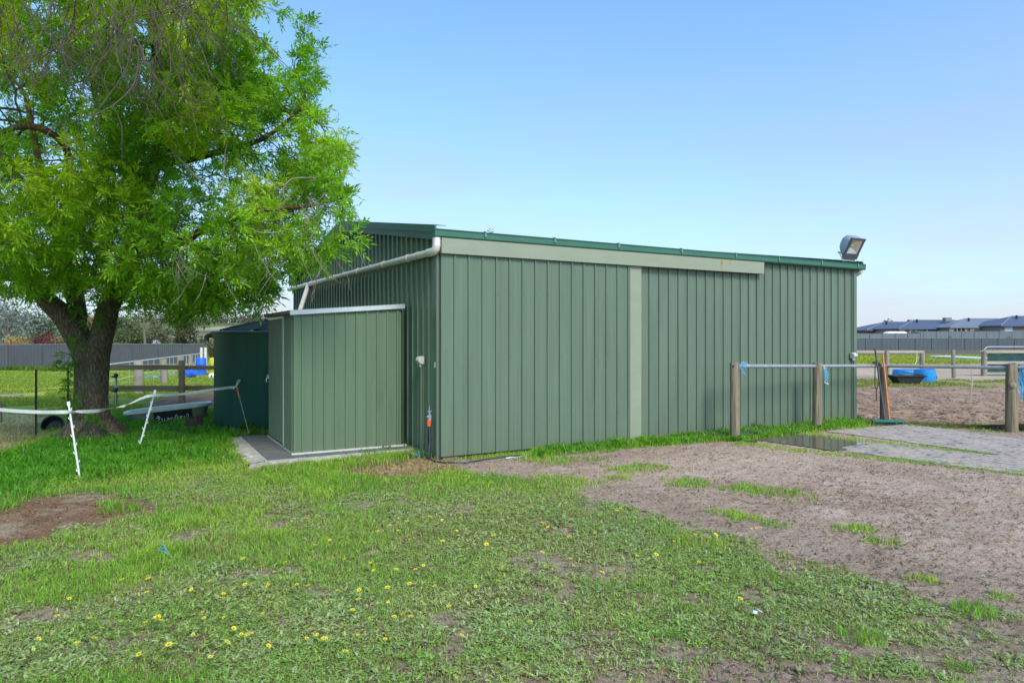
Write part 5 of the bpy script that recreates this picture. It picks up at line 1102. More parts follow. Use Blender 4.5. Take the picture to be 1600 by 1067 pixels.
def mat_material(name, rot, wet):
    m, nt, bs, out = nodes(name); N = nt.nodes; L = nt.links
    tc = N.new('ShaderNodeTexCoord'); mp = N.new('ShaderNodeMapping'); mp.inputs['Rotation'].default_value = (0, 0, rot); L.new(tc.outputs['Object'], mp.inputs[0])
    bk = N.new('ShaderNodeTexBrick'); bk.inputs['Scale'].default_value = 1; bk.inputs['Brick Width'].default_value = .24; bk.inputs['Row Height'].default_value = .15; bk.inputs['Mortar Size'].default_value = .028; bk.inputs['Mortar Smooth'].default_value = .4
    bk.inputs['Color1'].default_value = (.42, .34, .29, 1); bk.inputs['Color2'].default_value = (.34, .275, .24, 1); bk.inputs['Mortar'].default_value = (.10, .10, .105, 1); L.new(mp.outputs[0], bk.inputs['Vector'])
    nz = N.new('ShaderNodeTexNoise'); nz.inputs['Scale'].default_value = 3.2; nz.inputs['Detail'].default_value = 8; nz.inputs['Roughness'].default_value = .7; L.new(tc.outputs['Object'], nz.inputs[0])
    r = N.new('ShaderNodeValToRGB'); r.color_ramp.elements[0].position = .36; r.color_ramp.elements[1].position = .58; r.color_ramp.elements[0].color = (0, 0, 0, 1); r.color_ramp.elements[1].color = (1, 1, 1, 1); L.new(nz.outputs['Fac'], r.inputs[0])
    n2 = N.new('ShaderNodeTexNoise'); n2.inputs['Scale'].default_value = 26; n2.inputs['Detail'].default_value = 6; L.new(tc.outputs['Object'], n2.inputs[0])
    so_ = N.new('ShaderNodeValToRGB'); so_.color_ramp.elements[0].color = (.36, .27, .215, 1); so_.color_ramp.elements[1].color = (.50, .40, .34, 1); so_.color_ramp.elements[0].position = .35; so_.color_ramp.elements[1].position = .65; L.new(n2.outputs['Fac'], so_.inputs[0])
    mx = N.new('ShaderNodeMix'); mx.data_type = 'RGBA'; L.new(r.outputs[0], mx.inputs[0]); L.new(so_.outputs[0], mx.inputs[7]); L.new(bk.outputs['Color'], mx.inputs[6])
    L.new(mx.outputs[2], bs.inputs['Base Color']); bs.inputs['Roughness'].default_value = .75; bs.inputs['Specular IOR Level'].default_value = .3
    bp = N.new('ShaderNodeBump'); bp.inputs['Strength'].default_value = .6; bp.inputs['Distance'].default_value = .02; L.new(n2.outputs['Fac'], bp.inputs['Height']); L.new(bp.outputs[0], bs.inputs['Normal'])
    return m
q1 = G(1165, 686); q2 = G(1476, 726); r1_ = -math.atan2(q2.y-q1.y, q2.x-q1.x)
mat_sheet('rubber_mat', [(1165, 686), (1476, 727), (1537, 711), (1234, 677)], 'dirty rubber mat with a puddle at one end, nearest the long shed wall', 0, mat_material('rubber_mat_front', r1_, True))
mat_sheet('rubber_mat', [(1290, 674.5), (1560, 711), (1800, 716), (1420, 663.5)], 'wide dirty rubber mat between the broom and the thick right post', 0, mat_material('rubber_mat_back', r1_, False))
mat_sheet('rubber_mat', [(1480, 727.5), (1640, 748), (1760, 722), (1545, 711.6)], 'dirty rubber mat at the right edge in front of the thick post', 0, mat_material('rubber_mat_side', r1_+.4, False))
# puddle lying on the first mat
pd = gpoly([(1172, 686.5), (1215, 692), (1262, 698.5), (1300, 704.5), (1322, 703), (1310, 699), (1330, 696), (1352, 694), (1345, 690.5), (1320, 687), (1290, 683.5), (1262, 680.5), (1238, 678), (1215, 679.5), (1190, 683)])
cx_ = sum((p for p in pd), Vector())/len(pd); vs = [Vector((cx_.x, cx_.y, 0))]; 
ring = []
for i in range(len(pd)):
    for t in (0, .33, .66): p = pd[i]*(1-t)+pd[(i+1) % len(pd)]*t; k_ = 1.06; ring.append(Vector((cx_.x+(p.x-cx_.x)*k_, cx_.y+(p.y-cx_.y)*k_, 0)))
zz = .0115
mb = MB(); mb.add([Vector((cx_.x, cx_.y, zz))]+[Vector((p.x, p.y, zz)) for p in ring], [(0, 1+i, 1+(i+1) % len(ring)) for i in range(len(ring))])
pm, pnt, pbs, pout = nodes('puddle_water'); pbs.inputs['Base Color'].default_value = (.13, .10, .075, 1); pbs.inputs['Roughness'].default_value = .06; pbs.inputs['IOR'].default_value = 1.33; pbs.inputs['Specular IOR Level'].default_value = .6
pn = pnt.nodes.new('ShaderNodeTexNoise'); pn.inputs['Scale'].default_value = 5; pb2 = pnt.nodes.new('ShaderNodeBump'); pb2.inputs['Strength'].default_value = .03; pb2.inputs['Distance'].default_value = .01; pnt.links.new(pn.outputs['Fac'], pb2.inputs['Height']); pnt.links.new(pb2.outputs[0], pbs.inputs['Normal'])
obj('puddle', mb, pm, None, loc=Vector((cx_.x, cx_.y, zz)), kind='structure')
# dark board at the arena edge, propped up
c0, c1 = G(1508, 667), G(1572, 670); c2, c3 = G(1572, 664.5), G(1530, 664.5)
mb = MB(); w_ = G(1512, 667.2); e_ = G(1640, 677); dv = (e_-w_).normalized(); bk_ = Vector((-dv.y, dv.x, 0))
mb.prism([w_+Z3*.0, e_+Z3*.0, e_+Z3*.16, w_+dv*.9+Z3*.14, w_+Z3*.03], bk_*.04); obj('edging_board', mb, mat('wet_dark_board', (.045, .032, .025), .8, .3, 8), None, loc=w_, label='dark edging board at the foot of the thick right post', cat='board')
# steel box at the corner of the first post
b = G(1168, 691); mb = MB(); mb.bar(b+Vector((-.12, .08, .015)), b+Vector((.12, -.06, .01)), .07, .03); obj('drain_grate', mb, M['black'], None, loc=b, label='black strip of rubber on the ground right of the first hitching post', cat='rubber strip')
# blue half drums and black trough
def half_drum(px, pb, ptop, wpx, label, tilt=0):
    b = GH(px, pb); r = wpx/2/F*b.y; h = W(px, ptop, b.y).z-b.z; t = thing('half_drum', label, 'tub', b, 'blue half drums used as feed tubs')
    zax = Vector((math.sin(tilt), 0, math.cos(tilt))); xax = Vector((math.cos(tilt), 0, -math.sin(tilt))); mb = MB()
    mb.lathe(b+Vector((0, r, 0)), [(r*.86, 0), (r*.96, .03), (r, h*.3), (r*1.02, h*.5), (r, h*.8), (r*.97, h), (r*.94, h), (r*.96, h*.5), (r*.85, .04), (.02, .04)], 32, (xax, Vector((0, 1, 0)), zax)); obj('tub', mb, M['blue_tub'], t, smooth=True)
    mb = MB(); c = b+Vector((r*1.0, r*.9, h*.35)); mb.box(c, (.06, .12, .12)); obj('lug', mb, M['black'], t)
half_drum(1455, 598, 577.5, 31, 'blue half drum at the right of the black trough', -.03); half_drum(1423, 592.5, 578, 34, 'blue half drum standing behind the black trough')
b = GH(1421, 600.5); t = thing('feed_trough', 'black plastic feed trough in front of the blue half drums', 'trough', b)
s_ = 1/F*b.y; mb = MB()
def rc(x0, x1, yd0, yd1, z): return [b+Vector((x0*s_, yd0, z)), b+Vector((x1*s_, yd0, z)), b+Vector((x1*s_, yd1, z)), b+Vector((x0*s_, yd1, z))]
hT = 14*s_; R_ = [rc(-13, 15, 0, .45, .0), rc(-22, 23, -.06, .56, hT*.85), rc(-25, 26, -.10, .60, hT*.88), rc(-25, 26, -.10, .60, hT), rc(-21, 22, -.05, .55, hT), rc(-12, 14, .03, .42, .04)]
mb.add([v for r in R_ for v in r], [(i*4+j, i*4+(j+1) % 4, (i+1)*4+(j+1) % 4, (i+1)*4+j) for i in range(5) for j in range(4)]+[(20, 21, 22, 23), (3, 2, 1, 0)]); obj('tray', mb, M['black'], t, bevel=.012)
mb = MB(); mb.bar(b+Vector((-2*s_, .3, hT+.10)), b+Vector((24*s_, .1, hT+.01)), .35, .03); obj('divider', mb, M['black'], t)

# far yard fence
def yard_fence():
    t = thing('yard_fence', 'grey timber yard fence with round posts beyond the bare yard', 'fence', GH(1490, 591))
    for px, top, base, r, le in ((1386, 547, 592, .085, 0), (1441, 547.5, 590, .095, 0), (1490.5, 546.5, 590.5, .075, -1.0)):
        b = GH(px, base); mb = MB(); tt = W(px+le, top, b.y); mb.tube([b-Z3*.1, b, (b+tt)/2, tt-Z3*.02, tt], [r*1.05, r*1.03, r, r*.97, r*.8], 12, jit=.04); obj('post', mb, M['timber_grey'], t, smooth=True)
    a = W(1315, 549.8, 27.5); b = W(1441, 549.8, 28.2); mb = MB(); mb.bar(a, b, .09, .10); obj('rail', mb, M['rail_grey'], t, bevel=.008)
    for z_ in (.30, .62): mb = MB(); mb.tube([GH(1441, 590)+Z3*(z_+.15), GH(1490, 590.5)+Z3*(z_+.12), GH(1537, 587)+Z3*(z_+.1)], .006, 5); obj('wire', mb, M['galv'], t)
    mb = MB(); q = W(1433, 550, 28); mb.tube([q, q+Vector((-.01, 0, -.35)), q+Vector((-.08, 0, -.5))], .012, 6); obj('hanging_wire', mb, M['white'], t)
yard_fence()
t = thing('shade_fence', 'timber and pipe fence panel covered in dark green shade cloth at the right edge', 'fence', GH(1537, 587.5)); b = GH(1537, 587.5); Yp = b.y
tt = W(1537.5, 546, Yp); mb = MB(); mb.tube([b-Z3*.1, b, (b+tt)/2, tt], [.11, .105, .10, .085], 12, jit=.04); obj('post', mb, M['timber_grey'], t, smooth=True)
b2 = Vector(((1700-800)/F*Yp, Yp, hg((1700-800)/F*Yp, Yp))); t2 = W(1700, 546, Yp); mb = MB(); mb.tube([b2-Z3*.1, b2, t2], [.11, .105, .085], 12, jit=.04); obj('post', mb, M['timber_grey'], t, smooth=True)
mb = MB(); mb.tube([W(1531, 549.5, Yp), W(1537, 547.5, Yp-.05), W(1541, 543, Yp), W(1545, 541.8, Yp), W(1700, 541.8, Yp)], .024, 10); obj('pipe', mb, M['galv'], t, smooth=True)
for py, hh in ((549.2, .125), (566.5, .12)): mb = MB(); mb.bar(W(1540, py, Yp+.06), W(1700, py, Yp+.06), .05, hh); obj('rail', mb, M['rail_grey'], t)
for p1, p2 in ((552.6, 564.4), (569.2, 581.5)):
    a = W(1543, p1, Yp+.09); c = W(1700, p2, Yp+.09); mb = MB(); n = 40; vs = []
    for i in range(n+1):
        x_ = a.x+(c.x-a.x)*i/n
        for zz in (a.z, c.z): vs.append(Vector((x_, a.y+.02*math.sin(i*1.1), zz)))
    for i in range(n+1):
        x_ = a.x+(c.x-a.x)*i/n
        for zz in (a.z, c.z): vs.append(Vector((x_, a.y+.006+.02*math.sin(i*1.1), zz)))
    o_ = 2*(n+1); mb.add(vs, [(2*i, 2*i+2, 2*i+3, 2*i+1) for i in range(n)]+[(o_+2*i, o_+2*i+1, o_+2*i+3, o_+2*i+2) for i in range(n)]+[(2*i, o_+2*i, o_+2*i+2, 2*i+2) for i in range(n)]+[(2*i+1, 2*i+3, o_+2*i+3, o_+2*i+1) for i in range(n)]); obj('shade_cloth', mb, M['shade'], t)
# long white groundsheet strip out in the paddock
a = GH(1481, 559.3); c = GH(1545, 562.8); mb = MB(); mb.box(((a.x+c.x)/2, (a.y+c.y)/2, (a.z+c.z)/2+.10), (c.x-a.x, abs(a.y-c.y)+.4, .16)); obj('plastic_sheet', mb, M['white'], None, loc=(a+c)/2, label='long white sheet lying in the yellow grass beyond the yard posts', cat='sheet', bevel=.05)

# boundary fences and houses on the right
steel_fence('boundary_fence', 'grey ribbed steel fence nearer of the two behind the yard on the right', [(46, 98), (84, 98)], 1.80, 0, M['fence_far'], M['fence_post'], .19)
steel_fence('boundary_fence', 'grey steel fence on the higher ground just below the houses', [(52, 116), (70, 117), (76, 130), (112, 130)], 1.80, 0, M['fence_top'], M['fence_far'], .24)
def house(Y, x0, x1, ye, r0, r1, yr, wallm, roofm, label, wins, depth=11, ac=None, alc=None):
    g0 = float(Hs(x0/F*Y, Y)); sc = Y/F
    def X(px): return (px-800)*sc
    def Zp(py): return CZ+(HZ-py)*sc
    base = Vector((X((x0+x1)/2), Y, g0)); t = thing('brick_house', label, 'house', base); ze = Zp(ye); zr = Zp(yr)+.0
    mb = MB(); mb.box((base.x, Y+depth/2+.5, (g0-1+ze)/2), (X(x1)-X(x0)-.9, depth-.6, ze-g0+1)); wl = obj('wall', mb, wallm, t)
    yf, yb = Y, Y+depth+1; e = [(X(x0), yf), (X(x1), yf), (X(x1), yb), (X(x0), yb)]; rr = [(X(r0), Y+depth/2+.5), (X(r1), Y+depth/2+.5)]
    zr2 = CZ+(zr-CZ)*(Y+depth/2)/Y
    vs = [Vector((x, y, ze)) for x, y in e]+[Vector((x, y, zr2)) for x, y in rr]+[Vector((x, y, ze-.22)) for x, y in e]
    mb = MB(); mb.add(vs, [(0, 1, 5, 4), (1, 2, 5), (2, 3, 4, 5), (3, 0, 4), (0, 6, 7, 1), (1, 7, 8, 2), (2, 8, 9, 3), (3, 9, 6, 0), (9, 8, 7, 6)]); rf_ = obj('roof', mb, roofm, t)
    mb = MB(); mb.tube([vs[0], vs[4]], .13, 6); mb.tube([vs[1], vs[5]], .13, 6); mb.tube([vs[4], vs[5]], .12, 6); obj('ridge_capping', mb, M['tile2'], rf_)
    for wx0, wx1, wy0, wy1, mm in wins:
        mb = MB(); a_, b_ = X(wx0), X(wx1); zt, zb = Zp(wy0), Zp(wy1)
        mb.box(((a_+b_)/2, Y+.80, (zt+zb)/2), (b_-a_+.16, .1, zt-zb+.16)); wf_ = obj('window', mb, M['white'], t)
        mb = MB(); mb.box(((a_+b_)/2, Y+.74, (zt+zb)/2), (b_-a_, .06, zt-zb)); obj('pane', mb, M[mm], wf_)
    if ac:
        mb = MB(); ax0, ax1, ay0, ay1 = ac; Ya = Y+depth*.30; s2 = Ya/F; mb.box(((ax0+ax1-1600)/2*s2, Ya, CZ+(HZ-(ay0+ay1)/2)*s2), ((ax1-ax0)*s2, 1.1, (ay1-ay0)*s2)); u_ = obj('air_conditioner', mb, mat('cooler_grey', (.20, .20, .22), .6, .1, 4), rf_, bevel=.06)
    mb = MB(); vx = X(r0-1.5 if r0 > x0+3 else r0+2); mb.tube([Vector((vx, Y+depth/2-1.2, zr2-.9)), Vector((vx, Y+depth/2-1.2, zr2+.15))], .22, 8); obj('roof_vent', mb, M['black'], rf_)
    for a_, b_ in (alc or []):
        mb = MB(); mb.box(((X(a_)+X(b_))/2, Y+.76, (ze+g0)/2-.1), (X(b_)-X(a_), .1, ze-g0-.1)); obj('alfresco_opening', mb, M['glass'], t)
        for k in range(3): mb = MB(); mb.box((X(a_)+(X(b_)-X(a_))*k/2, Y+.3, (ze+g0)/2), (.2, .2, ze-g0)); obj('veranda_post', mb, M['bricktan'], t)
house(156, 1354, 1466, 515.6, 1403, 1440, 503, M['brickred'], M['tile'], 'red brick house with a dark blue tiled roof, farthest left of the row', [(1371, 1377, 517.5, 521, 'glass')], ac=(1419, 1429, 499.5, 505), alc=[(1385, 1404)])
house(146, 1404, 1520, 513.2, 1453, 1519, 500.2, M['bricktan'], M['tile'], 'tan brick house with a blue grey roof and cooler box, second in the row', [(1409.5, 1416, 514.6, 519.5, 'blind'), (1425, 1429, 515, 519.5, 'blind')], ac=(1475, 1485, 496.2, 502), alc=[(1432, 1468)])
house(142, 1484, 1592, 511, 1537, 1590, 498, M['brickgrey'], M['tile2'], 'brown brick house with a pale grey roof, third in the row', [(1488, 1494, 512.8, 518, 'blind'), (1511, 1518, 513, 517, 'blind'), (1523, 1535, 512.5, 516, 'blind')], alc=[(1497, 1510), (1518, 1522)])
house(136, 1564, 1690, 508.5, 1618, 1660, 494, M['brickgrey'], M['tile'], 'brown brick house cut off by the right edge of the view', [(1575, 1586, 510, 517, 'blind')], depth=12)
a = Vector(((1382-800)/F*148, 148, 0)); mb = MB(); zz = CZ+(HZ-518)*148/F
mb.box((a.x, 144, zz-1.2), (5.2, 1.8, 1.0)); mb.prism([Vector((a.x-2.6, 143.1, zz-.7)), Vector((a.x+2.6, 143.1, zz-.7)), Vector((a.x+1.9, 143.1, zz-.05)), Vector((a.x-1.6, 143.1, zz)), ], Vector((0, 1.8, 0))); obj('parked_van', mb, M['white'], None, loc=Vector((a.x, 144, zz-1.9)), label='white vehicle roof showing above the fence in front of the red brick house', cat='vehicle', bevel=.2)
# ================================================================ the big ash tree
TB = Vector((-6.58, 10.75, 0)); TB.z = hg(TB.x, TB.y)
tree = thing('ash_tree', 'large bright green ash tree with a forked trunk spreading over the left half', 'tree', TB)
def smooth_path(pts, step=.18):
    """pts: (Vector, radius) control points -> resampled catmull-rom"""
    P = [p for p, r in pts]; R = [r for p, r in pts]; out = []
    for i in range(len(P)-1):
        a = P[max(i-1, 0)]; b = P[i]; c = P[i+1]; d = P[min(i+2, len(P)-1)]; n = max(2, int((c-b).length/step))
        for t in np.linspace(0, 1, n, endpoint=False):
            out.append((.5*((2*b)+(c-a)*t+(2*a-5*b+4*c-d)*t*t+(3*b-a-3*c+d)*t**3), R[i]*(1-t)+R[i+1]*t))
    out.append((P[-1], R[-1])); return out
def L_(*pts): return [(W(x, y, Y), r) for x, y, Y, r in pts]
trunk = [(TB+Vector((.0, 0, -.1)), .46), (TB+Vector((.0, 0, .03)), .38), (TB+Vector((0, 0, .18)), .285), (W(143, 640, 10.7), .235), (W(143, 605, 10.7), .235), (W(144, 570, 10.7), .24), (W(143, 552, 10.7), .262), (W(140, 535, 10.7), .245)]
limbs = {
 'L': L_((132, 545, 10.7, .19), (117, 518, 10.68, .19), (98, 492, 10.6, .165), (72, 468, 10.5, .14), (48, 432, 10.3, .125), (22, 402, 10.0, .11), (4, 360, 9.8, .10), (-8, 315, 9.6, .09), (-30, 250, 9.5, .07), (-60, 170, 9.5, .05)),
 'LM': L_((118, 518, 10.75, .16), (120, 492, 10.8, .14), (116, 455, 10.9, .125), (104, 420, 11.0, .10), (92, 370, 11.0, .085), (70, 315, 10.9, .07), (60, 250, 10.8, .05), (40, 150, 10.8, .035)),
 'R': L_((153, 548, 10.7, .18), (161, 516, 10.7, .165), (169, 482, 10.68, .155), (184, 446, 10.65, .16), (200, 415, 10.6, .15), (210, 370, 10.55, .135), (220, 320, 10.5, .12), (232, 283, 10.5, .112), (245, 245, 10.45, .10), (262, 216, 10.4, .085), (290, 185, 10.3, .07), (318, 130, 10.2, .055), (330, 60, 10.1, .04)),
 'R2': L_((227, 298, 10.5, .08), (205, 268, 10.45, .075), (182, 247, 10.4, .066), (172, 215, 10.3, .055), (150, 160, 10.1, .04), (140, 80, 9.9, .03)),
 'N': L_((206, 392, 10.6, .09), (246, 392, 10.1, .075), (292, 372, 9.5, .062), (345, 350, 8.9, .05), (400, 330, 8.5, .04), (455, 325, 8.3, .028), (505, 318, 8.2, .018)),
 'N2': L_((240, 255, 10.45, .07), (290, 250, 10.0, .055), (350, 235, 9.5, .042), (415, 215, 9.1, .03), (470, 170, 9.0, .018)),
 'O': L_((90, 360, 10.9, .06), (108, 300, 10.2, .055), (108, 250, 9.5, .05), (96, 222, 9.1, .046), (68, 202, 8.9, .045), (35, 197, 8.8, .042), (5, 206, 8.7, .035), (-30, 225, 8.6, .02)),
 'F': L_((262, 216, 10.4, .06), (250, 130, 9.4, .055), (235, 30, 8.2, .05), (210, -70, 7.2, .045), (180, -190, 6.4, .03)),
 'F2': L_((210, -70, 7.2, .035), (330, -60, 6.8, .025), (430, -60, 6.9, .012)),
 'F3': L_((205, -90, 7.0, .035), (90, -60, 6.6, .025), (-20, -40, 6.5, .012)),
}
bm_ = MB(); tp_ = smooth_path(trunk, .06)
def bark_tube(mb, path, n, amp):
    pts = [p for p, r in path]; base = len(mb.v); side = None; vs = []
    for i, (p, r) in enumerate(path):
        t = (pts[min(i+1, len(pts)-1)]-pts[max(i-1, 0)]).normalized()
        if side is None: side = t.cross(Vector((0, 1, 0))).normalized()
        side = (side-t*side.dot(t)).normalized(); b = t.cross(side)
        for k in range(n):
            a = 2*math.pi*k/n
            fl = 1+.16*max(0, 1-max(0, p.z-TB.z)/.35)*math.sin(a*5+1) if n > 20 else 1
            q = fl*(1+amp*(2*float(fbm(np.array([a*3.2*math.cos(.0)+7]), np.array([p.z*3.0+k*.0]), 31, 3)[0])-1)+amp*.6*math.sin(a*7+p.z*3+2*math.sin(p.z*2.3)))
            vs.append(p+(side*math.cos(a)+b*math.sin(a))*r*q)
    fs = [(i*n+k, i*n+(k+1) % n, (i+1)*n+(k+1) % n, (i+1)*n+k) for i in range(len(path)-1) for k in range(n)]; fs.append(tuple((len(path)-1)*n+k for k in range(n))); mb.add(vs, fs)
bark_tube(bm_, tp_, 36, .055)
obj('trunk', bm_, M['bark'], tree, loc=TB, smooth=True)
bm_ = MB(); lp = {k: smooth_path(v, .16) for k, v in limbs.items()}
for k, v in lp.items(): bark_tube(bm_, v, 18 if k in 'LMR' else 12, .05)
# swelling buttress roots
for a, l_ in ((-.25, .42), (.9, .3), (2.2, .25), (3.5, .3), (4.3, .22), (5.4, .3)):
    d = Vector((math.cos(a), math.sin(a), 0)); q = [TB+d*.22+Z3*.22, TB+d*.36+Z3*.09, TB+d*(.36+l_*.4)+Z3*.02, TB+d*(.36+l_)+Z3*-.06]; bm_.tube(q, [.13, .11, .075, .04], 10, jit=.06)
obj('limbs', bm_, M['bark'], tree, smooth=True)

# --- space colonisation of the crown volume
blobs = [(385, 360, 8.6, 122, 82, 1.1, 200), (335, 430, 9.4, 95, 60, .9, 150), (255, 385, 9.2, 90, 80, 1.1, 120), (425, 235, 9.0, 110, 95, 1.3, 210), (415, 95, 9.4, 85, 95, 1.3, 150), (300, 70, 9.0, 150, 115, 1.7, 230),
         (150, 140, 9.2, 190, 150, 2.0, 330), (75, 300, 8.8, 150, 120, 1.5, 240), (50, 410, 9.2, 120, 60, 1.1, 120), (-10, 150, 9.0, 180, 230, 2.0, 200), (190, 260, 12.3, 280, 210, 1.7, 220), (150, -60, 6.9, 300, 110, 1.0, 170),
         (220, -230, 9.3, 300, 220, 2.6, 170), (-230, 150, 10, 220, 280, 2.6, 170), (533, 228, 8.8, 26, 22, .3, 14), (505, 290, 8.5, 42, 50, .5, 34), (535, 330, 8.1, 30, 26, .35, 11), (275, 470, 10.7, 60, 36, .7, 60), (480, 385, 8.3, 55, 30, .5, 15), (545, 365, 8.0, 22, 22, .3, 4), (470, 60, 9.3, 26, 55, .6, 24), (475, 150, 9.1, 30, 50, .6, 24), (185, 455, 11.6, 45, 40, .8, 30), (60, 440, 10.4, 60, 25, .6, 36), (385, 452, 9.3, 48, 34, .5, 50), (300, 455, 10.0, 60, 40, .6, 60), (250, 440, 10.6, 45, 40, .6, 40), (140, 330, 9.8, 110, 60, .9, 80), (330, 200, 8.6, 90, 70, .9, 80)]
att = []
for px, py, Y, rx, ry, rY, n in blobs:
    n = int(n*3.0); q = RNG.normal(0, 1, (n, 3)); q /= np.linalg.norm(q, axis=1, keepdims=True); q *= (RNG.random((n, 1)))**(1/2.4)
    c = np.array(W(px, py, Y)); att.append(c+q*np.array([rx/F*Y, rY, ry/F*Y]))
att = np.concatenate(att)
# leave irregular holes
hole = fbm(att[:, 0]*1.0+att[:, 1]*.45, att[:, 2]*1.05, 201, 3); att = att[hole > .375]
def outside_shed(p):
    u = (p[:, 0]-A0[0])*UD[0]+(p[:, 1]-A0[1])*UD[1]; v = (p[:, 0]-A0[0])*VD[0]+(p[:, 1]-A0[1])*VD[1]
    top = EH+(RH-EH)*(1-np.abs(v-GW/2)/(GW/2))
    return ~((u > -.25) & (v > -.2) & (v < 9.2) & (p[:, 2] < top+.3))
att = att[outside_shed(att)]
npos = []; npar = []; fixed = []
for k, v in lp.items():
    prev = -1
    for i, (p, r) in enumerate(v):
        npos.append(np.array(p)); npar.append(prev); fixed.append(r); prev = len(npos)-1
npos = np.array(npos); n_seed = len(npos)
# connect limb starts to the nearest node of another limb (for pipe counting only)
D0 = np.linalg.norm(att[:, None]-npos[None], axis=2); near = D0.argmin(1); nd = D0.min(1); alive = np.ones(len(att), bool)
step, kill = .15, .20
P_ = list(npos); 
for it in range(110):
    act = alive & (nd < 3.2)
    if not act.any(): break
    idx = np.where(act)[0]; src = near[idx]; cur = np.array(P_)
    dv = att[idx]-cur[src]; dv /= np.linalg.norm(dv, axis=1, keepdims=True)+1e-9
    acc = np.zeros((len(P_), 3)); np.add.at(acc, src, dv); us = np.unique(src); new = []
    for s in us:
        d = acc[s]; l = np.linalg.norm(d)
        if l < 1e-3: continue
        d = d/l+RNG.normal(0, .16, 3)+np.array([0, 0, .05]); d /= np.linalg.norm(d); q = P_[s]+d*step
        new.append(q); npar.append(int(s))
    if not new: break
    b0 = len(P_); P_ += new; nw = np.array(new)
    dd = np.linalg.norm(att[:, None]-nw[None], axis=2); j = dd.argmin(1); m_ = dd.min(1); up = m_ < nd; near[up] = b0+j[up]; nd[up] = m_[up]
    alive &= nd > kill
npos = np.array(P_); npar = np.array(npar); NN = len(npos)
kids = np.zeros(NN, int); cnt = np.zeros(NN)
for i in range(NN):
    if npar[i] >= 0: kids[npar[i]] += 1
cnt[:] = (kids == 0)*1.0
for i in range(NN-1, -1, -1):
    if npar[i] >= 0: cnt[npar[i]] += cnt[i]
rad = .0042*np.maximum(cnt, 1)**.48
bm_ = MB()
for i in range(n_seed, NN):
    p = npar[i]; a = Vector(npos[p]); b = Vector(npos[i]); r1 = min(rad[p], .05) if p >= n_seed else min(rad[i]*1.1, .05); r2 = rad[i]
    bm_.tube([a, b], [r1, r2], 6 if r1 > .012 else 4, cap=False)
obj('branches', bm_, M['twig'], tree, smooth=True)

# --- compound leaves
ti = np.where((cnt <= 4.0) & (np.arange(NN) >= n_seed))[0]
tip_dir = np.array([npos[i]-npos[npar[i]] for i in ti]); tip_dir /= np.linalg.norm(tip_dir, axis=1, keepdims=True)+1e-9
per = np.where(cnt[ti] <= 1.0, 6, 3); per = np.where(kids[ti] == 0, 14, per)
ridx = np.repeat(np.arange(len(ti)), per); nF = len(ridx)
def fronds(P, D, length, col, nleaf=4, ll=(.055, .095), lw=(.24, .33)):
    n = len(P); D = D/np.linalg.norm(D, axis=1, keepdims=True); rv = RNG.normal(0, 1, (n, 3)); rv[:, 2] *= .35; Sx = np.cross(D, np.array([0, 0, 1.0])+rv*.7); Sx /= np.linalg.norm(Sx, axis=1, keepdims=True)+1e-9; Nn = np.cross(Sx, D)
    Vs = []; 
    ts = [(.30+.7*k/nleaf, sg) for k in range(nleaf) for sg in (-1, 1)]+[(1.0, 0)]
    dr = RNG.uniform(.0, .40, n)[:, None]
    for t, sg in ts:
        b = P+D*length[:, None]*t; b[:, 2] -= (dr[:, 0]*length*t*t)
        lL = RNG.uniform(*ll, n)[:, None]*(1 if sg else 1.15); ang = RNG.uniform(.55, .95, n)[:, None]
        e = D*np.cos(ang)+Sx*np.sin(ang)*sg if sg else D.copy()
        e = e+RNG.normal(0, .16, (n, 3)); e[:, 2] -= .02+dr[:, 0]*.5; e /= np.linalg.norm(e, axis=1, keepdims=True)
        w = np.cross(e, Nn+RNG.normal(0, .35, (n, 3))); w /= np.linalg.norm(w, axis=1, keepdims=True)+1e-9; w = w*lL*RNG.uniform(*lw, n)[:, None]/2
        md = b+e*lL*.45; md[:, 2] += lL[:, 0]*.06
        Vs.append(np.stack([b, md+w, b+e*lL, md-w], 1))
    V = np.stack(Vs, 1); m = V.shape[1]; V = V.reshape(-1, 3); Fq = np.arange(len(V)).reshape(-1, 4)
    cc = np.repeat(col, m*4, 0); v = np.repeat(1+RNG.uniform(-.16, .16, n*m), 4)[:, None]
    return V, Fq, cc*v
pp = npos[ti][ridx]+RNG.normal(0, .03, (nF, 3)); dd = tip_dir[ridx]*.6+RNG.normal(0, .62, (nF, 3)); dd[:, 2] += .08
clump_ = fbm(pp[:, 0]*1.3+pp[:, 1]*.6, pp[:, 2]*1.3+pp[:, 1]*.4, 211, 3)
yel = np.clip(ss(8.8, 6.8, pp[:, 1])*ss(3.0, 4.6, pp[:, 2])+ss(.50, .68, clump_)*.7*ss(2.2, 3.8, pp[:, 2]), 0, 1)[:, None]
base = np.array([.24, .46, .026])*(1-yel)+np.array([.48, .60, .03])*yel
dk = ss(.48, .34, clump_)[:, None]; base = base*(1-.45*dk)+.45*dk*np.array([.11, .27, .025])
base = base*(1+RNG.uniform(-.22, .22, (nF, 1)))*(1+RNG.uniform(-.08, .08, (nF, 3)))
V, Fq, C = fronds(pp, dd, RNG.uniform(.12, .22, nF), np.clip(base, 0, 1))
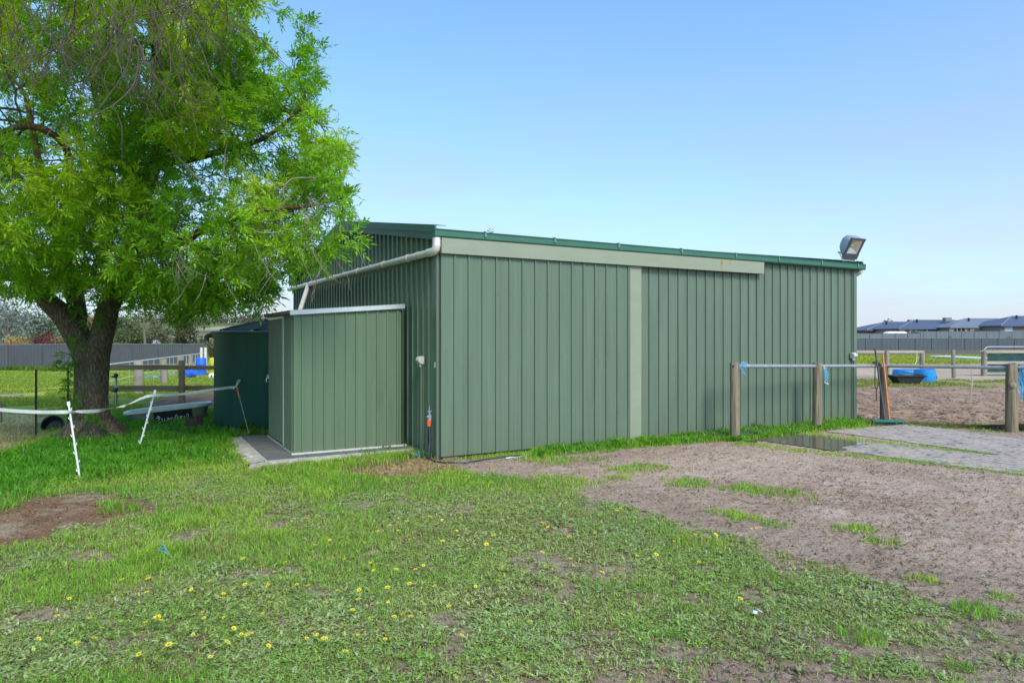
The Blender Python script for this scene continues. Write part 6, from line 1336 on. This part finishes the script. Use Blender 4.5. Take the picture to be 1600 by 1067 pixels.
# small epicormic sprays on the trunk
ep = [(112, 620, 10.35), (108, 570, 10.4), (112, 600, 10.38), (106, 560, 10.42), (150, 655, 10.3), (147, 658, 10.32), (140, 500, 10.4), (165, 500, 10.42), (110, 636, 10.4), (125, 485, 10.4), (176, 470, 10.45), (115, 535, 10.4), (109, 590, 10.4)]
eP = np.concatenate([np.array(W(*e))+RNG.normal(0, .05, (7, 3)) for e in ep]); eD = RNG.normal(0, 1, eP.shape); eD[:, 1] = -np.abs(eD[:, 1])*.6
V2, F2, C2 = fronds(eP, eD, RNG.uniform(.08, .15, len(eP)), np.tile(np.array([[.14, .29, .03]]), (len(eP), 1)))
V, Fq, C = join([(V, Fq, C), (V2, F2, C2)])
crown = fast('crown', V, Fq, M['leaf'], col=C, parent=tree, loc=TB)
print('crown nodes', NN, 'fronds', nF, 'leaflets', len(Fq))

# --- bare hanging twigs under the near branches
bm_ = MB()
def hang(p, length, r, drift, depth=0):
    pts = [p]; d = Vector((drift.x, drift.y, -1)).normalized(); q = p.copy(); n = max(6, int(length/.07)); curl = Vector((random.uniform(-.34, .34), random.uniform(-.2, .2), 0))
    for i in range(n):
        d = (d+curl*.55+Vector((random.gauss(0, .09), random.gauss(0, .09), -.05+.05*i/n))).normalized(); q = q+d*(length/n); pts.append(q.copy())
    bm_.tube(pts, [r*(1-.7*i/n) for i in range(n+1)], 5, cap=False)
    if depth < 2:
        for k in range(random.randint(2, 4) if depth == 0 else random.randint(1, 3)):
            i = random.randint(1, n-1); hang(pts[i], length*random.uniform(.25, .5), r*.55, Vector((random.uniform(-1.1, 1.1), random.uniform(-.8, .8), 0)), depth+1)
cl = [(185, 20, 22), (255, 0, 15), (30, 20, 14), (110, 0, 5), (330, 10, 9), (215, 90, 10), (60, 60, 5)]
for cx, cy, n in cl:
    for k in range(n):
        hang(W(cx+random.gauss(0, 34), cy-random.uniform(0, 80), random.uniform(5.7, 6.9)), random.uniform(.55, 1.35), random.uniform(.0045, .0085), Vector((random.uniform(-.4, .8), random.uniform(-.2, .2), 0)))
obj('twigs', bm_, M['twig'], tree); bm_ = MB()
for k in range(60):                       # pale dead twigs on the lower right bough
    px, py = random.choice([(280, 400), (290, 390), (420, 380), (470, 385), (520, 380), (440, 300), (500, 330), (390, 370), (330, 340), (350, 400)])
    hang(W(px+random.gauss(0, 22), py+random.gauss(0, 16), random.uniform(7.7, 8.4)), random.uniform(.25, .6), random.uniform(.003, .0055), Vector((random.uniform(-1.5, 1.5), random.uniform(-.4, .4), 0)), 1)
def bough(pts):
    bm_.tube([p for p, r in smooth_path(L_(*pts), .08)], [r*.62 for p, r in smooth_path(L_(*pts), .08)], 7)
for b_ in ([(270, 235, 8.4, .022), (300, 270, 8.2, .02), (318, 285, 8.1, .016), (345, 300, 8.0, .012), (352, 235, 8.1, .010), (362, 205, 8.2, .007)], [(330, 330, 8.2, .02), (365, 325, 8.0, .016), (385, 310, 7.95, .011)],
           [(430, 330, 8.1, .022), (440, 300, 8.0, .018), (455, 280, 8.0, .014), (490, 277, 8.1, .010), (510, 265, 8.3, .006)], [(455, 345, 8.0, .016), (470, 330, 7.9, .014), (482, 350, 7.9, .010), (485, 360, 7.9, .007)], [(380, 340, 8.0, .014), (400, 362, 7.8, .011), (440, 362, 7.8, .009), (482, 350, 7.9, .006)],
           [(490, 280, 8.4, .010), (520, 260, 8.6, .008), (535, 240, 8.7, .006), (541, 226, 8.8, .004)], [(505, 270, 8.5, .008), (507, 245, 8.6, .006), (505, 215, 8.7, .004)], [(520, 268, 8.5, .006), (545, 272, 8.5, .004), (556, 280, 8.5, .003)],
           [(330, 0, 7.6, .02), (372, 40, 7.8, .016), (410, 62, 8.0, .012), (440, 92, 8.3, .008)], [(0, 10, 7.0, .022), (14, 45, 7.1, .017), (22, 90, 7.2, .012), (60, 130, 7.3, .007)], [(175, 0, 6.9, .022), (184, 60, 7.0, .017), (195, 110, 7.1, .012), (205, 160, 7.2, .007)], [(255, 0, 6.9, .022), (295, 40, 7.0, .017), (318, 85, 7.1, .011), (330, 120, 7.2, .006)], [(450, 375, 8.0, .005), (470, 382, 7.9, .004), (484, 386, 7.9, .003)]): bough(b_)
obj('dead_twigs', bm_, M['deadtwig'], tree, kind='stuff')

# ================================================================ background trees and shrubs
def leafcloud(blobs_, n, size, cols, flat=.5):
    Ps = []; w = np.array([b[3]*b[4]*b[5] for b in blobs_]); w = w/w.sum()
    for b, k in zip(blobs_, (w*n).astype(int)+3):
        q = RNG.normal(0, 1, (k, 3)); q /= np.linalg.norm(q, axis=1, keepdims=True); q *= RNG.random((k, 1))**.42
        Ps.append(np.array(b[:3])+q*np.array(b[3:6]))
    P = np.concatenate(Ps); n = len(P); a = RNG.normal(0, 1, (n, 3)); a /= np.linalg.norm(a, axis=1, keepdims=True); b = np.cross(a, RNG.normal(0, 1, (n, 3))); b /= np.linalg.norm(b, axis=1, keepdims=True)
    s = size*RNG.uniform(.5, 1.3, (n, 1)); V = np.stack([P-a*s, P+b*s*flat, P+a*s, P-b*s*flat], 1).reshape(-1, 3)
    cl_ = fbm(P[:, 0]*.9+P[:, 1]*.3, P[:, 2]*1.1, 221, 3)
    ci = np.clip(((cl_-.3)/.4*len(cols)+RNG.normal(0, .5, n)).astype(int), 0, len(cols)-1); C = np.array(cols)[ci]*RNG.uniform(.75, 1.2, (n, 1))
    return V, np.arange(n*4).reshape(-1, 4), np.repeat(C, 4, 0)
def bgtree(name, label, px, Y, wpx, ytop, ybot, cols, n=1400, size=.16, group=None, cat='tree', trunk_r=.14, nb=9, seed=0, lean_=0, bare=False):
    random.seed(seed+int(px)); s = Y/F; x = (px-800)*s; zg = float(Hs(x, Y)); base = Vector((x, Y, zg)); t = thing(name, label, cat, base, group)
    zt = CZ+(HZ-ytop)*s; zb = max(zg+.1, CZ+(HZ-ybot)*s); hw = wpx*s/2; bl = []
    for k in range(nb):
        a = random.uniform(0, 6.28); rr = random.uniform(.1, .72); zz = zb+(zt-zb)*random.uniform(.22, .8); r_ = hw*random.uniform(.32, .5)
        bl.append((x+lean_*s*(zz-zb)/(zt-zb)+hw*rr*math.cos(a), Y+hw*.8*rr*math.sin(a), zz, r_, r_*.9, min((zt-zz)*.95+.05, (zt-zb)*.34)))
    bl.append((x, Y, (zt+zb)/2, hw*.55, hw*.5, (zt-zb)*.48))
    mb = MB(); top = Vector((x+lean_*s*.7, Y, zb+(zt-zb)*.75)); mid = base*.5+top*.5+Vector((random.uniform(-.2, .2), 0, 0)); mb.tube([base-Z3*.2, mid, top], [trunk_r, trunk_r*.75, trunk_r*.25], 8)
    for b in bl: 
        q = mid+(top-mid)*random.uniform(-.3, .7); e = Vector(b[:3])+Vector((random.uniform(-.5, .5)*b[3], random.uniform(-.5, .5)*b[4], b[5]*.6)); mb.tube([q, (q+e)/2+Vector((random.uniform(-.1, .1), 0, .1)), e], [trunk_r*.4, trunk_r*.25, trunk_r*.08], 5)
        if bare:
            for k in range(9): e2 = e+Vector((random.uniform(-1, 1)*b[3], random.uniform(-1, 1)*b[4], random.uniform(-.6, 1)*b[5])); mb.tube([(q+e)/2+Vector((random.uniform(-.1, .1), 0, .1)), (e+e2)/2, e2], [.022, .016, .01], 4)
    obj('trunk', mb, M['bgbark'], t, smooth=True)
    V, Fq, C = leafcloud(bl, n, size, cols); k = V[:, 2].reshape(-1, 4).min(1) > zg; V = V.reshape(-1, 4, 3)[k].reshape(-1, 3); C = C.reshape(-1, 4, 3)[k].reshape(-1, 3)
    fast('crown', V, np.arange(len(V)).reshape(-1, 4), M['bgleaf'], col=C, parent=t, loc=base)
GT = 'trees and shrubs behind the left boundary fence'
silver = [(.13, .15, .13), (.20, .23, .20), (.28, .31, .28)]; olive = [(.07, .085, .04), (.11, .13, .055), (.17, .185, .09)]; dark = [(.035, .06, .025), (.06, .10, .035), (.09, .14, .05)]; brown = [(.10, .085, .045), (.16, .13, .07), (.20, .17, .10)]
bgtree('silver_shrub', 'silvery grey shrub behind the steel fence at far left', 10, 57, 150, 468, 560, silver, 3600, .12, GT, 'shrub', seed=1)
bgtree('silver_tree', 'tall grey leaved tree behind the steel fence, seen under the ash branches at far left', -30, 66, 190, 420, 540, silver, 3200, .16, GT, seed=2)
bgtree('orange_shrub', 'rounded orange leaved shrub peeping over the steel fence at far left', 22, 52.5, 62, 523, 572, [(.40, .22, .06), (.50, .30, .09), (.55, .36, .13)], 2600, .07, GT, 'shrub', seed=3)
bgtree('red_shrub', 'dark red leaved shrub behind the steel fence left of the trunk', 62, 55, 46, 517, 572, [(.13, .03, .04), (.20, .05, .06), (.26, .09, .08)], 2200, .08, GT, 'shrub', seed=4)
bgtree('plum_shrub', 'dull pinkish brown shrub behind the steel fence close to the trunk', 90, 56, 40, 522, 572, [(.18, .08, .07), (.26, .13, .10), (.28, .18, .09)], 1900, .08, GT, 'shrub', seed=5)
bgtree('dark_tree', 'dark green tree behind the steel fence between silver shrub and trunk', 60, 72, 90, 478, 545, dark, 2400, .14, GT, seed=6)
bgtree('rust_tree', 'rusty brown tree seen through the fork of the trunk', 141, 74, 34, 486, 545, [(.22, .12, .05), (.30, .17, .08), (.34, .22, .11)], 1500, .12, GT, seed=7)
bgtree('olive_tree', 'olive green bushy tree just right of the trunk behind the steel fence', 205, 74, 80, 498, 560, olive, 3000, .14, GT, seed=8)
bgtree('grey_green_tree', 'grey green bushy tree behind the steel fence, in the middle of the row', 240, 78, 64, 500, 562, [(.10, .105, .06), (.15, .15, .09), (.20, .19, .12)], 2400, .14, GT, seed=9)
bgtree('bare_tree', 'nearly bare grey twigged tree behind the steel fence', 228, 70, 90, 425, 545, [(.22, .19, .15), (.26, .22, .18)], 160, .10, GT, seed=10, bare=True, nb=12)
bgtree('gum_tree', 'dark brownish green tree at the right end of the steel fence', 288, 82, 48, 470, 560, [(.06, .065, .03), (.10, .10, .05), (.14, .13, .07)], 2600, .15, GT, seed=11)
bgtree('pine_tree', 'dark tree far off seen low through the trunk fork', 180, 95, 70, 492, 545, dark, 1600, .2, GT, seed=12)
bgtree('twiggy_shrub', 'pale brown twiggy shrub between the steel fence end and the water tank', 333, 66, 26, 536, 575, brown, 1600, .09, GT, 'shrub', seed=13, bare=True)
bgtree('gum_tree', 'grey green gum tree showing above the water tank lid', 408, 120, 56, 477, 540, [(.08, .09, .06), (.12, .13, .08), (.17, .175, .12)], 1700, .22, None, seed=14, nb=7)
bgtree('gum_tree', 'spreading gum tree behind the red brick house roof', 1389, 175, 26, 496.5, 522, [(.05, .06, .04), (.085, .095, .065), (.12, .13, .09)], 420, .30, None, seed=15, nb=6)
bgtree('yucca_shrub', 'spiky pale plant just over the steel fence right of the trunk', 242, 66.5, 17, 530, 552, [(.38, .38, .40), (.5, .5, .52)], 130, .22, GT, 'shrub', seed=16, trunk_r=.05, nb=4)
for px, w_, c_ in ((1484, 9, 'between the two right hand fences, by the third house'), (1577, 10, 'between the two right hand fences, by the fourth house')):
    bgtree('young_shrub', 'pale green young shrub '+c_, px, 122, w_, 525.5, 535, [(.22, .26, .06), (.28, .32, .10)], 260, .12, 'young shrubs between the grey fences', 'shrub', seed=17, trunk_r=.04, nb=4)
# scrub on the far hillside: one mass
Vs = []
hx = RNG.uniform(-170, -12, 700); hy = RNG.uniform(95, 260, 700); k = (fbm(hx*.035, hy*.035, 231, 3) > .46) | (hy > 190); hx, hy = hx[k], hy[k]
for x_, y_ in zip(hx, hy):
    zg = float(Hs(x_, y_)); r_ = random.uniform(.8, 2.2)*(1.1 if y_ > 190 else .7); Vs.append((x_, y_, zg+r_*.6, r_*1.2, r_, r_*.9))
V, Fq, C = leafcloud(Vs, 26000, .32, [(.07, .075, .04), (.11, .11, .06), (.17, .15, .09), (.13, .15, .06)])
fast('scrub', V, Fq, M['bgleaf'], col=C, label='grey green scrub covering the far hillside', kind='stuff')
# twig of a tree top behind the roof
bgtree('wattle_tree', 'tree whose thin top just shows above the shed roof', 768, 30, 18, 353.5, 420, brown, 70, .07, None, seed=18, trunk_r=.03, nb=4, bare=False)
